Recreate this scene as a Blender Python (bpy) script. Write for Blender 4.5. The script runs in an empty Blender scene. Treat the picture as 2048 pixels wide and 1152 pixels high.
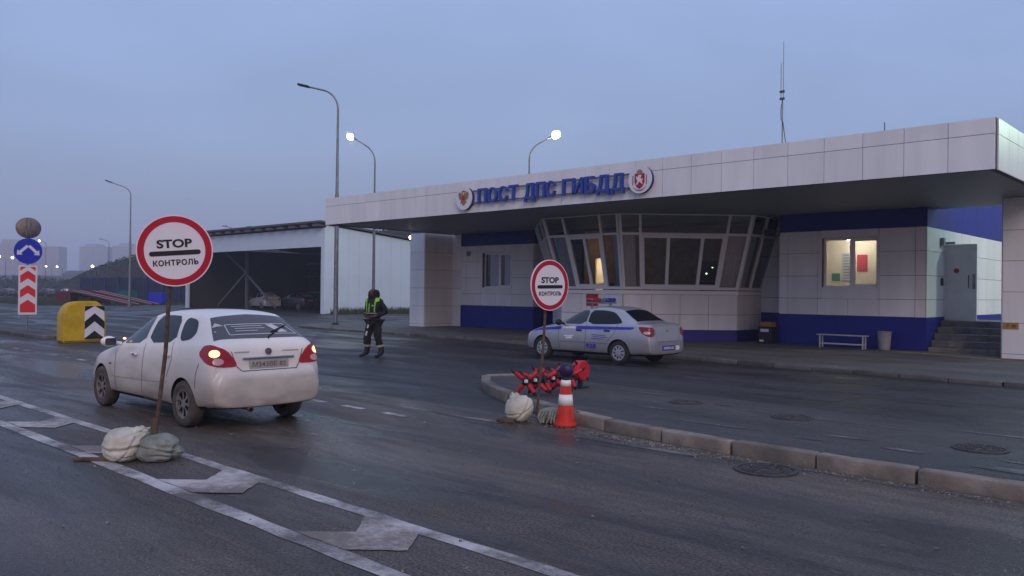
import bpy, bmesh, math, random
import numpy as np
from mathutils import Vector, Matrix, noise
from mathutils.bvhtree import BVHTree
random.seed(7)
PI = math.pi
scene = bpy.context.scene
COL = scene.collection

# ------------------------------------------------------------------ camera, sky, sun, exposure
CAM_H = 1.75
a, pitch, roll = math.radians(46.8), math.radians(.28), math.radians(.62)
F0 = Vector((-math.cos(a), math.sin(a), 0)); R0 = Vector((math.sin(a), math.cos(a), 0)); Z0 = Vector((0, 0, 1))
Fw = math.cos(pitch) * F0 + math.sin(pitch) * Z0
U0 = -math.sin(pitch) * F0 + math.cos(pitch) * Z0
Rt = math.cos(roll) * R0 + math.sin(roll) * U0
Up = -math.sin(roll) * R0 + math.cos(roll) * U0
cam_data = bpy.data.cameras.new('camera')
cam = bpy.data.objects.new('camera', cam_data); COL.objects.link(cam)
cam.matrix_world = Matrix(((Rt.x, Up.x, -Fw.x, 0), (Rt.y, Up.y, -Fw.y, 0), (Rt.z, Up.z, -Fw.z, CAM_H), (0, 0, 0, 1)))
cam_data.sensor_width = 36; cam_data.lens = 36 * 1640 / 2048
cam_data.clip_start = .1; cam_data.clip_end = 5000
scene.camera = cam

SUN_EL, SUN_AZ = math.radians(32), math.atan2(-.62, .78)     # faint afterglow behind the camera
world = bpy.data.worlds.new('World'); scene.world = world; world.use_nodes = True
nt = world.node_tree; nt.nodes.clear()
out = nt.nodes.new('ShaderNodeOutputWorld')
sky = nt.nodes.new('ShaderNodeTexSky'); sky.sky_type = 'NISHITA'; sky.sun_disc = False
sky.sun_elevation = math.radians(2); sky.sun_rotation = PI / 2 - SUN_AZ
bg1 = nt.nodes.new('ShaderNodeBackground'); bg1.inputs[1].default_value = .05
nt.links.new(sky.outputs[0], bg1.inputs[0])
tc = nt.nodes.new('ShaderNodeTexCoord'); sep = nt.nodes.new('ShaderNodeSeparateXYZ')
nt.links.new(tc.outputs['Generated'], sep.inputs[0])
ramp = nt.nodes.new('ShaderNodeValToRGB')
el = ramp.color_ramp.elements
el[0].position = 0.0; el[0].color = (.125, .175, .330, 1)
el[1].position = 1.0; el[1].color = (.34, .43, .70, 1)
e = ramp.color_ramp.elements.new(.16); e.color = (.185, .258, .475, 1)
e = ramp.color_ramp.elements.new(.34); e.color = (.245, .335, .59, 1)
nt.links.new(sep.outputs[2], ramp.inputs[0])
nz = nt.nodes.new('ShaderNodeTexNoise'); nz.inputs['Scale'].default_value = 2.2; nz.inputs['Detail'].default_value = 3
mps = nt.nodes.new('ShaderNodeMapping'); mps.inputs['Scale'].default_value = (1, 1, 3.2); nt.links.new(tc.outputs['Generated'], mps.inputs[0]); nz.inputs['Distortion'].default_value = .5
nt.links.new(mps.outputs[0], nz.inputs['Vector'])
mr = nt.nodes.new('ShaderNodeMapRange'); mr.inputs['From Min'].default_value = .3; mr.inputs['From Max'].default_value = .7; mr.inputs['To Min'].default_value = .92; mr.inputs['To Max'].default_value = 1.09
nt.links.new(nz.outputs[0], mr.inputs[0])
mx = nt.nodes.new('ShaderNodeVectorMath'); mx.operation = 'SCALE'
nt.links.new(ramp.outputs[0], mx.inputs[0]); nt.links.new(mr.outputs[0], mx.inputs['Scale'])
bg2 = nt.nodes.new('ShaderNodeBackground'); bg2.inputs[1].default_value = 1.06
nt.links.new(mx.outputs[0], bg2.inputs[0])
add = nt.nodes.new('ShaderNodeAddShader')
nt.links.new(bg1.outputs[0], add.inputs[0]); nt.links.new(bg2.outputs[0], add.inputs[1]); nt.links.new(add.outputs[0], out.inputs[0])

sd = bpy.data.lights.new('sun', 'SUN'); sd.energy = 1.0; sd.angle = math.radians(30); sd.color = (1, .75, .64)
so = bpy.data.objects.new('sun', sd); COL.objects.link(so)
sdir = Vector((math.cos(SUN_AZ) * math.cos(SUN_EL), math.sin(SUN_AZ) * math.cos(SUN_EL), math.sin(SUN_EL)))
so.rotation_euler = sdir.to_track_quat('Z', 'Y').to_euler()

vs = scene.view_settings
vs.view_transform = 'Standard'; vs.look = 'None'; vs.exposure = .15; vs.gamma = 1; vs.use_curve_mapping = False
scene.cycles.max_bounces = 6; scene.cycles.use_denoising = True
scene.cycles.volume_bounces = 1; scene.cycles.sample_clamp_indirect = 4

# ------------------------------------------------------------------ materials
def mat(name, col, rough=.6, metal=0, var=0, scale=3, bump=0, bscale=60, emit=None, estr=0, spec=.32, coat=0,
        col2=None, island=0, dirt=None, rvar=0, stretch=None):
    m = bpy.data.materials.new(name); m.use_nodes = True
    t = m.node_tree; b = t.nodes['Principled BSDF']
    b.inputs['Roughness'].default_value = rough; b.inputs['Metallic'].default_value = metal
    b.inputs['Specular IOR Level'].default_value = spec; b.inputs['Coat Weight'].default_value = coat
    b.inputs['Coat Roughness'].default_value = .08
    tc = t.nodes.new('ShaderNodeTexCoord'); vec = tc.outputs['Object']
    if stretch:
        mp = t.nodes.new('ShaderNodeMapping'); mp.inputs['Scale'].default_value = stretch
        t.links.new(vec, mp.inputs[0]); vec = mp.outputs[0]
    c = None
    rgb = t.nodes.new('ShaderNodeRGB'); rgb.outputs[0].default_value = (*col, 1); c = rgb.outputs[0]
    if var or col2:
        n = t.nodes.new('ShaderNodeTexNoise'); n.inputs['Scale'].default_value = scale; n.inputs['Detail'].default_value = 7
        n.inputs['Roughness'].default_value = .62
        t.links.new(vec, n.inputs['Vector'])
        rp = t.nodes.new('ShaderNodeValToRGB'); t.links.new(n.outputs[0], rp.inputs[0])
        lo = tuple(x * (1 - var) for x in col); hi = tuple(min(1, x * (1 + var)) for x in col)
        if col2: lo, hi = col, col2
        rp.color_ramp.elements[0].position = .36; rp.color_ramp.elements[0].color = (*lo, 1)
        rp.color_ramp.elements[1].position = .66; rp.color_ramp.elements[1].color = (*hi, 1)
        c = rp.outputs[0]
        if rvar:
            r2 = t.nodes.new('ShaderNodeMapRange'); r2.inputs['From Min'].default_value = .35; r2.inputs['From Max'].default_value = .65
            r2.inputs['To Min'].default_value = max(.03, rough - rvar); r2.inputs['To Max'].default_value = min(1, rough + rvar)
            t.links.new(n.outputs[0], r2.inputs[0]); t.links.new(r2.outputs[0], b.inputs['Roughness'])
    if island:
        g = t.nodes.new('ShaderNodeNewGeometry'); r = t.nodes.new('ShaderNodeMapRange')
        r.inputs['To Min'].default_value = 1 - island; r.inputs['To Max'].default_value = 1 + island * .4
        t.links.new(g.outputs['Random Per Island'], r.inputs[0])
        s = t.nodes.new('ShaderNodeVectorMath'); s.operation = 'SCALE'
        t.links.new(c, s.inputs[0]); t.links.new(r.outputs[0], s.inputs['Scale']); c = s.outputs[0]
    if dirt:      # (colour, z_low, z_high, amount): road dirt thrown up on the low parts
        dc, z0, z1, am = dirt
        sp = t.nodes.new('ShaderNodeSeparateXYZ'); t.links.new(tc.outputs['Object'], sp.inputs[0])
        n2 = t.nodes.new('ShaderNodeTexNoise'); n2.inputs['Scale'].default_value = 3; n2.inputs['Detail'].default_value = 8
        mpd = t.nodes.new('ShaderNodeMapping'); mpd.inputs['Scale'].default_value = (.5, 1, 1.8); t.links.new(tc.outputs['Object'], mpd.inputs[0]); t.links.new(mpd.outputs[0], n2.inputs['Vector'])
        r = t.nodes.new('ShaderNodeMapRange'); r.inputs['From Min'].default_value = z1; r.inputs['From Max'].default_value = z0
        r.inputs['To Min'].default_value = 0; r.inputs['To Max'].default_value = am
        t.links.new(sp.outputs[2], r.inputs[0])
        mu = t.nodes.new('ShaderNodeMath'); mu.operation = 'MULTIPLY'; t.links.new(r.outputs[0], mu.inputs[0])
        r3 = t.nodes.new('ShaderNodeMapRange'); r3.inputs['From Min'].default_value = .3; r3.inputs['From Max'].default_value = .65
        r3.inputs['To Min'].default_value = .62; r3.inputs['To Max'].default_value = 1
        t.links.new(n2.outputs[0], r3.inputs[0]); t.links.new(r3.outputs[0], mu.inputs[1])
        mix = t.nodes.new('ShaderNodeMix'); mix.data_type = 'RGBA'
        t.links.new(mu.outputs[0], mix.inputs[0]); t.links.new(c, mix.inputs[6]); mix.inputs[7].default_value = (*dc, 1)
        c = mix.outputs[2]
    t.links.new(c, b.inputs['Base Color'])
    if bump:
        n = t.nodes.new('ShaderNodeTexNoise'); n.inputs['Scale'].default_value = bscale; n.inputs['Detail'].default_value = 4
        t.links.new(vec, n.inputs['Vector'])
        bp = t.nodes.new('ShaderNodeBump'); bp.inputs['Strength'].default_value = bump; bp.inputs['Distance'].default_value = .02
        t.links.new(n.outputs[0], bp.inputs['Height']); t.links.new(bp.outputs[0], b.inputs['Normal'])
    if emit:
        b.inputs['Emission Color'].default_value = (*emit, 1); b.inputs['Emission Strength'].default_value = estr
    return m

def glass_mat(name, tint=(.8, .85, .9), refl=.12):
    m = bpy.data.materials.new(name); m.use_nodes = True; t = m.node_tree; t.nodes.clear()
    o = t.nodes.new('ShaderNodeOutputMaterial'); tr = t.nodes.new('ShaderNodeBsdfTransparent'); gl = t.nodes.new('ShaderNodeBsdfGlossy')
    tr.inputs[0].default_value = (*tint, 1); gl.inputs['Roughness'].default_value = .03
    fr = t.nodes.new('ShaderNodeFresnel'); fr.inputs[0].default_value = 1.5
    ma = t.nodes.new('ShaderNodeMath'); ma.operation = 'ADD'; ma.inputs[1].default_value = refl - .04
    t.links.new(fr.outputs[0], ma.inputs[0])
    mi = t.nodes.new('ShaderNodeMixShader'); t.links.new(ma.outputs[0], mi.inputs[0])
    t.links.new(tr.outputs[0], mi.inputs[1]); t.links.new(gl.outputs[0], mi.inputs[2]); t.links.new(mi.outputs[0], o.inputs[0])
    return m

def road_mat(name, c_dry, c_wet, r_wet, r_dry, warm=None, streak=(.35, 1.6, 1), gloss=.3):
    """Damp asphalt: big patches differ in wetness, stretched along the lanes, with fine stone grain."""
    m = bpy.data.materials.new(name); m.use_nodes = True; t = m.node_tree; b = t.nodes['Principled BSDF']
    L = t.links.new
    tc = t.nodes.new('ShaderNodeTexCoord')
    mp = t.nodes.new('ShaderNodeMapping'); mp.inputs['Scale'].default_value = streak; L(tc.outputs['Object'], mp.inputs[0])
    n1 = t.nodes.new('ShaderNodeTexNoise'); n1.inputs['Scale'].default_value = .55; n1.inputs['Detail'].default_value = 8; n1.inputs['Roughness'].default_value = .6
    n1.inputs['Distortion'].default_value = .6
    L(mp.outputs[0], n1.inputs['Vector'])
    wet = t.nodes.new('ShaderNodeMapRange'); wet.inputs['From Min'].default_value = .42; wet.inputs['From Max'].default_value = .58
    L(n1.outputs[0], wet.inputs[0])
    n2 = t.nodes.new('ShaderNodeTexNoise'); n2.inputs['Scale'].default_value = 48; n2.inputs['Detail'].default_value = 5
    L(tc.outputs['Object'], n2.inputs['Vector'])
    v2 = t.nodes.new('ShaderNodeTexVoronoi'); v2.inputs['Scale'].default_value = 55; L(tc.outputs['Object'], v2.inputs['Vector'])
    n3 = t.nodes.new('ShaderNodeTexNoise'); n3.inputs['Scale'].default_value = 5; n3.inputs['Detail'].default_value = 9; n3.inputs['Roughness'].default_value = .7
    L(mp.outputs[0], n3.inputs['Vector'])
    mix = t.nodes.new('ShaderNodeMix'); mix.data_type = 'RGBA'
    mix.inputs[6].default_value = (*c_wet, 1); mix.inputs[7].default_value = (*c_dry, 1); L(wet.outputs[0], mix.inputs[0])
    c = mix.outputs[2]
    if warm:
        n4 = t.nodes.new('ShaderNodeTexNoise'); n4.inputs['Scale'].default_value = .3; n4.inputs['Detail'].default_value = 5
        L(mp.outputs[0], n4.inputs['Vector'])
        r4 = t.nodes.new('ShaderNodeMapRange'); r4.inputs['From Min'].default_value = .48; r4.inputs['From Max'].default_value = .66; L(n4.outputs[0], r4.inputs[0])
        m4 = t.nodes.new('ShaderNodeMix'); m4.data_type = 'RGBA'; L(r4.outputs[0], m4.inputs[0]); L(c, m4.inputs[6]); m4.inputs[7].default_value = (*warm, 1)
        c = m4.outputs[2]
    g1 = t.nodes.new('ShaderNodeMapRange'); g1.inputs['From Min'].default_value = .34; g1.inputs['From Max'].default_value = .66
    g1.inputs['To Min'].default_value = .38; g1.inputs['To Max'].default_value = 1.75; L(n2.outputs[0], g1.inputs[0])
    g2 = t.nodes.new('ShaderNodeMapRange'); g2.inputs['From Min'].default_value = .3; g2.inputs['From Max'].default_value = .7
    g2.inputs['To Min'].default_value = .68; g2.inputs['To Max'].default_value = 1.36; L(n3.outputs[0], g2.inputs[0])
    gm = t.nodes.new('ShaderNodeMath'); gm.operation = 'MULTIPLY'; L(g1.outputs[0], gm.inputs[0]); L(g2.outputs[0], gm.inputs[1])
    sc = t.nodes.new('ShaderNodeVectorMath'); sc.operation = 'SCALE'; L(c, sc.inputs[0]); L(gm.outputs[0], sc.inputs['Scale'])
    sp_ = t.nodes.new('ShaderNodeSeparateXYZ'); L(tc.outputs['Object'], sp_.inputs[0])
    wv = t.nodes.new('ShaderNodeMath'); wv.operation = 'MULTIPLY'; wv.inputs[1].default_value = 3.7; L(sp_.outputs[1], wv.inputs[0])
    sn = t.nodes.new('ShaderNodeMath'); sn.operation = 'SINE'; L(wv.outputs[0], sn.inputs[0])
    tr_ = t.nodes.new('ShaderNodeMapRange'); tr_.inputs['From Min'].default_value = -1; tr_.inputs['To Min'].default_value = .88; tr_.inputs['To Max'].default_value = 1.1; L(sn.outputs[0], tr_.inputs[0])
    sc_b = t.nodes.new('ShaderNodeVectorMath'); sc_b.operation = 'SCALE'; L(sc.outputs[0], sc_b.inputs[0]); L(tr_.outputs[0], sc_b.inputs['Scale'])
    wn = t.nodes.new('ShaderNodeTexNoise'); wn.inputs['Scale'].default_value = 1.4; wn.inputs['Detail'].default_value = 6; L(tc.outputs['Object'], wn.inputs['Vector'])
    wa = t.nodes.new('ShaderNodeVectorMath'); wa.operation = 'SCALE'; wa.inputs['Scale'].default_value = .9; L(wn.outputs['Color'], wa.inputs[0])
    wb_ = t.nodes.new('ShaderNodeVectorMath'); L(tc.outputs['Object'], wb_.inputs[0]); L(wa.outputs[0], wb_.inputs[1])
    vc = t.nodes.new('ShaderNodeTexVoronoi'); vc.feature = 'DISTANCE_TO_EDGE'; vc.inputs['Scale'].default_value = .38; L(wb_.outputs[0], vc.inputs['Vector'])
    ck = t.nodes.new('ShaderNodeMapRange'); ck.inputs['From Min'].default_value = .0015; ck.inputs['From Max'].default_value = .006; ck.inputs['To Min'].default_value = .78; L(vc.outputs['Distance'], ck.inputs[0])
    sc = t.nodes.new('ShaderNodeVectorMath'); sc.operation = 'SCALE'; L(sc_b.outputs[0], sc.inputs[0]); L(ck.outputs[0], sc.inputs['Scale'])
    # loose light stones
    st = t.nodes.new('ShaderNodeMath'); st.operation = 'LESS_THAN'; st.inputs[1].default_value = .19; L(v2.outputs['Distance'], st.inputs[0])
    sr = t.nodes.new('ShaderNodeSeparateColor'); L(v2.outputs['Color'], sr.inputs[0])
    s2 = t.nodes.new('ShaderNodeMath'); s2.operation = 'GREATER_THAN'; s2.inputs[1].default_value = .86; L(sr.outputs[0], s2.inputs[0])
    s3 = t.nodes.new('ShaderNodeMath'); s3.operation = 'MULTIPLY'; L(st.outputs[0], s3.inputs[0]); L(s2.outputs[0], s3.inputs[1])
    m5 = t.nodes.new('ShaderNodeMix'); m5.data_type = 'RGBA'; L(s3.outputs[0], m5.inputs[0]); L(sc.outputs[0], m5.inputs[6]); m5.inputs[7].default_value = (.2, .19, .18, 1)
    L(m5.outputs[2], b.inputs['Base Color'])
    rr = t.nodes.new('ShaderNodeMapRange'); rr.inputs['To Min'].default_value = r_wet; rr.inputs['To Max'].default_value = r_dry; L(wet.outputs[0], rr.inputs[0])
    L(rr.outputs[0], b.inputs['Roughness']); b.inputs['Specular IOR Level'].default_value = gloss
    bp = t.nodes.new('ShaderNodeBump'); bp.inputs['Strength'].default_value = .7; bp.inputs['Distance'].default_value = .02
    L(n2.outputs[0], bp.inputs['Height']); L(bp.outputs[0], b.inputs['Normal'])
    return m

def paint_mat(name, col, under, wear=.5, wscale=6):
    """Road paint worn through to the asphalt."""
    m = mat(name, col, .6, bump=.3, bscale=130)
    t = m.node_tree; b = t.nodes['Principled BSDF']; L = t.links.new
    tc = t.nodes.new('ShaderNodeTexCoord')
    n = t.nodes.new('ShaderNodeTexNoise'); n.inputs['Scale'].default_value = wscale; n.inputs['Detail'].default_value = 12; n.inputs['Roughness'].default_value = .88
    L(tc.outputs['Object'], n.inputs['Vector'])
    n2 = t.nodes.new('ShaderNodeTexNoise'); n2.inputs['Scale'].default_value = 1.3; n2.inputs['Detail'].default_value = 5; L(tc.outputs['Object'], n2.inputs['Vector'])
    s = t.nodes.new('ShaderNodeMath'); s.operation = 'ADD'; L(n.outputs[0], s.inputs[0]); L(n2.outputs[0], s.inputs[1])
    r = t.nodes.new('ShaderNodeMapRange'); r.inputs['From Min'].default_value = .72 + wear * .22; r.inputs['From Max'].default_value = .98 + wear * .22
    L(s.outputs[0], r.inputs[0])
    mx = t.nodes.new('ShaderNodeMix'); mx.data_type = 'RGBA'; L(r.outputs[0], mx.inputs[0]); mx.inputs[6].default_value = (*col, 1); mx.inputs[7].default_value = (*under, 1)
    L(mx.outputs[2], b.inputs['Base Color'])
    return m

M = {}
M['road'] = road_mat('road asphalt', (.078, .066, .059), (.027, .023, .022), .20, .72, warm=(.115, .088, .068), gloss=.3)
M['apron'] = road_mat('apron asphalt', (.034, .031, .032), (.019, .018, .019), .34, .7)
M['island'] = road_mat('island asphalt', (.056, .052, .050), (.036, .033, .033), .5, .8, warm=(.070, .062, .055))
M['pavement'] = road_mat('pavement asphalt', (.105, .10, .098), (.07, .066, .066), .55, .85)
M['field'] = mat('field ground', (.052, .056, .05), .9, var=.4, scale=.15, bump=.3, bscale=3)
M['hill'] = mat('hill grass', (.030, .029, .024), .95, var=.4, scale=.2, bump=.5, bscale=2)
M['paint'] = paint_mat('worn white road paint', (.50, .47, .455), (.11, .096, .09), .66)
M['paint_dirty'] = paint_mat('dirty white road paint', (.50, .46, .44), (.17, .135, .115), .60, 9)
M['chalk'] = paint_mat('faded road paint', (.22, .21, .20), (.05, .048, .047), .35, 4)
M['kerb'] = mat('kerb concrete', (.17, .14, .115), .8, col2=(.34, .29, .235), scale=2.5, bump=.4, bscale=50, island=.45)
M['white_panel'] = mat('white cladding panel', (.74, .73, .735), .42, var=.06, scale=1.0, island=.06, stretch=(2.2, 2.2, .35))
M['blue_panel'] = mat('blue cladding panel', (.010, .013, .22), .42, var=.08, scale=.8, island=.05)
M['seam'] = mat('panel seam', (.10, .10, .11), .8)
M['soffit'] = mat('soffit panel', (.25, .25, .25), .5, var=.06, scale=1.5, stretch=(.3, 6, 1))
M['roofing'] = mat('roof felt', (.06, .06, .065), .9)
M['pvc'] = mat('white window frame', (.76, .76, .78), .35)
M['glass'] = glass_mat('window glass', refl=.07)
M['glass_dark'] = glass_mat('tinted glass', (.74, .76, .78), refl=.13)
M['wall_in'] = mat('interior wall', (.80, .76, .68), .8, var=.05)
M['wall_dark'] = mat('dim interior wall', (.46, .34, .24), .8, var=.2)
M['blind'] = mat('window blind', (.72, .70, .73), .7, var=.08, scale=5, stretch=(8, 1, .3))
M['door'] = mat('painted steel door', (.66, .65, .67), .45, var=.06)
M['step'] = mat('tiled step', (.20, .18, .165), .7, var=.25, scale=4, island=.3)
M['sign_blue'] = mat('blue sign letter', (.03, .062, .33), .35)
M['sign_blue_side'] = mat('blue letter return', (.02, .03, .17), .5)
M['white'] = mat('white enamel', (.78, .78, .80), .4, var=.05)
M['steel'] = mat('galvanised steel', (.24, .245, .26), .5, metal=.7, var=.2, scale=6)
M['pole_dark'] = mat('weathered steel pole', (.16, .155, .16), .6, metal=.4, var=.3, scale=8)
M['rust'] = mat('rusty pipe', (.06, .04, .03), .85, col2=(.15, .09, .06), scale=14, bump=.4)
M['black'] = mat('black plastic', (.012, .012, .013), .5)
M['rubber'] = mat('tyre rubber', (.022, .021, .021), .85, var=.3, bump=.2)
M['tyre_dirty'] = mat('dusty tyre rubber', (.05, .042, .037), .9, col2=(.10, .082, .07), scale=7, bump=.2)
M['rim'] = mat('silver wheel', (.46, .46, .48), .35, metal=.6, var=.15)
M['rim_dirty'] = mat('dusty alloy wheel', (.15, .125, .115), .6, metal=.3, col2=(.26, .23, .21), scale=8)
M['car_white'] = mat('dusty white car paint', (.80, .75, .69), .30, var=.05, scale=2, coat=.35, dirt=((.14, .09, .06), .2, 1.02, .95))
M['car_silver'] = mat('silver car paint', (.37, .38, .41), .30, metal=.45, var=.06, scale=2, coat=.5, dirt=((.24, .2, .18), .2, .75, .5))
M['under'] = mat('car underside', (.012, .012, .012), .9)
M['car_glass'] = mat('tinted car window', (.007, .007, .011), .06, spec=.3)
M['car_glass_lit'] = mat('clear car window', (.022, .027, .04), .05, spec=.55)  # paler, bluer glass for front windows, windscreens and mirrors
M['rear_glass'] = mat('rear window with painted sky sheen', (.060, .050, .050), .18, spec=.7)  # lighter base colour stands in for sky mirrored in the pane
M['tail_red'] = mat('red tail light lens', (.22, .004, .010), .2, spec=.3, coat=.25, emit=(1, .02, .03), estr=.05)
M['tail_unlit'] = mat('unlit red lens', (.20, .005, .010), .2, spec=.3, coat=.3)
M['tail_lit'] = mat('lit tail bulb', (1, .6, .3), .2, emit=(1, .50, .18), estr=2.6)
M['tail_clear'] = mat('clear lamp lens', (.55, .36, .34), .15, coat=.6)
M['stripe'] = mat('blue body stripe', (.05, .03, .40), .4)
M['plate'] = mat('dusty number plate', (.36, .34, .30), .6, var=.12)
M['plate_blue'] = mat('blue number plate', (.03, .05, .28), .5)
M['ink'] = mat('black lettering', (.012, .012, .013), .6)
M['ink_brown'] = mat('dusty lettering', (.12, .10, .09), .7)
M['sign_white'] = mat('white sign face', (.70, .68, .71), .45, var=.03)
M['sign_red'] = mat('red sign border', (.42, .007, .026), .5, spec=.2)
M['sign_face_blue'] = mat('blue sign face', (.02, .03, .42), .45)
M['sign_back'] = mat('bare sign back', (.21, .17, .15), .6, metal=.2, var=.25, scale=5)
M['chev_red'] = mat('red chevron', (.68, .028, .03), .45)
M['yellow'] = mat('dirty yellow plastic', (.45, .28, .012), .5, col2=(.60, .41, .02), scale=2.5)
M['cone_red'] = mat('orange red cone plastic', (.50, .030, .014), .5, spec=.2, var=.15, scale=9)
M['cone_white'] = mat('white reflective band', (.80, .79, .73), .4, var=.05)
M['spike_red'] = mat('red spike paint', (.52, .012, .025), .4, var=.15, scale=20)
M['navy'] = mat('dark blue lens', (.018, .013, .06), .35)
M['sack_white'] = mat('pale woven sack', (.42, .40, .32), .85, col2=(.66, .64, .55), scale=4, bump=.5, bscale=90)
M['sack_grey'] = mat('grey green woven sack', (.15, .17, .14), .8, col2=(.30, .32, .28), scale=5, bump=.5, bscale=90)
M['kerb_dark'] = mat('dark kerb concrete', (.075, .07, .068), .7, col2=(.13, .12, .11), scale=2.5, bump=.4, bscale=50, island=.4)  # darker concrete tone for the pavement and divider kerbs
M['rope'] = mat('grey webbing', (.20, .20, .17), .9, var=.3, scale=20, bump=.5)
M['iron'] = mat('cast iron', (.052, .049, .047), .7, metal=.1, var=.4, scale=12)
M['bin_grey'] = mat('grey bin plastic', (.24, .24, .25), .6, var=.1)
M['orange'] = mat('orange lid', (.30, .14, .02), .6)
M['stripe_yellow'] = paint_mat('yellow line paint', (.48, .26, .03), (.12, .1, .08), .6)
M['bench'] = mat('grey white bench paint', (.50, .50, .53), .5)
M['gold'] = mat('gilt relief', (.30, .17, .07), .5, metal=.2)
M['arms_red'] = mat('red enamel', (.38, .012, .03), .45)
M['arms_green'] = mat('olive enamel', (.22, .26, .10), .5)
M['poster_red'] = mat('red poster', (.52, .03, .07), .6)
M['poster_white'] = mat('notice paper', (.50, .56, .68), .6)
M['poster_green'] = mat('green notice', (.05, .20, .12), .6)
M['plaque'] = mat('red plaque', (.42, .015, .03), .4, var=.1)
M['plaque_text'] = mat('faded gold lettering', (.45, .12, .10), .5)
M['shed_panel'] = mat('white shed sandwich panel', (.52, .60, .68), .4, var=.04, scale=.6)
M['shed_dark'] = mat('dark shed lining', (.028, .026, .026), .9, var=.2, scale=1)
M['shed_steel'] = mat('grey shed steel', (.09, .09, .093), .6)
M['shed_roof'] = mat('shed roof sheet', (.075, .075, .082), .6)
M['fence_blue'] = mat('blue fence sheet', (.012, .015, .05), .6, var=.2, scale=.6)
M['ramp_red'] = mat('red oxide steel', (.11, .014, .02), .6, var=.25, scale=3)
M['ramp_rail'] = mat('worn ramp rail', (.34, .20, .21), .5)
M['bin_green'] = mat('green container', (.012, .14, .11), .6)
M['bin_blue'] = mat('blue container', (.025, .03, .55), .6)
M['apart'] = mat('apartment concrete', (.40, .36, .38), .9, var=.08, scale=.05)
M['apart2'] = mat('apartment brick', (.40, .27, .25), .9, var=.08, scale=.05)
M['win_dark'] = mat('dark flat windows', (.10, .10, .12), .3)
M['lamp_on'] = mat('lit lamp lens', (1, 1, 1), .4, emit=(.88, 1, .86), estr=330)
M['lamp_assumed'] = mat('lit greenish lens of assumed lamp', (1, 1, 1), .4, emit=(.66, 1, .72), estr=520)
M['lamp_far'] = mat('distant lit lamp', (1, 1, 1), .4, emit=(1, .95, .82), estr=10)
M['lamp_warm'] = mat('warm lit lamp', (1, 1, 1), .4, emit=(1, .62, .28), estr=30)
M['tube'] = mat('lit ceiling lamp', (1, 1, 1), .4, emit=(1, .84, .60), estr=130)
M['skin'] = mat('skin', (.085, .045, .036), .6, var=.1)  # darkened tone: the hood's shade on the face is put into the colour
M['uniform'] = mat('black uniform cloth', (.012, .012, .014), .9, var=.4, scale=9, bump=.4, bscale=25)
M['boot'] = mat('black boot leather', (.012, .011, .013), .5)
M['fur'] = mat('dark hood fabric', (.012, .010, .012), .95, bump=.7, bscale=40)
M['vest'] = mat('black vest mesh', (.018, .020, .018), .85)
M['lime'] = mat('lime reflective fabric', (.22, .55, .03), .6, emit=(.4, 1, .05), estr=0)
M['reflect'] = mat('grey reflective tape', (.30, .30, .29), .5)
M['grass'] = mat('grass blade', (.055, .065, .035), .8, island=.4)
M['antenna'] = mat('grey fibreglass', (.34, .36, .38), .5)
M['car_black'] = mat('black car paint', (.012, .012, .014), .3, coat=.5)
M['sticker'] = mat('white window sticker', (.55, .54, .57), .5)
M['chrome'] = mat('chrome trim', (.55, .55, .55), .15, metal=.9)
M['amber_spot'] = mat('glowing amber spot', (1, .6, .2), .3, emit=(1, .55, .2), estr=2.0)
M['red_lens'] = mat('red beacon lens', (.25, .012, .02), .2, coat=.6)
M['blue_lens'] = mat('blue beacon lens', (.03, .03, .30), .2, coat=.6)

# ------------------------------------------------------------------ object helpers
WM = {}                                   # world matrix of every Empty made here
def wmat(o): return WM.get(o.name, Matrix.Identity(4)) if o else Matrix.Identity(4)

def tag(o, label=None, cat=None, group=None, kind=None):
    if label: o['label'] = label
    if cat: o['category'] = cat
    if group: o['group'] = group
    if kind: o['kind'] = kind
    return o

def thing(name, label, cat, loc=(0, 0, 0), rz=0, group=None, rot=None):
    o = bpy.data.objects.new(name, None); COL.objects.link(o); o.empty_display_size = .2
    m = Matrix.Translation(loc) @ (rot if rot else Matrix.Rotation(rz, 4, 'Z'))
    o.matrix_world = m; WM[o.name] = m
    return tag(o, label, cat, group)

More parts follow.
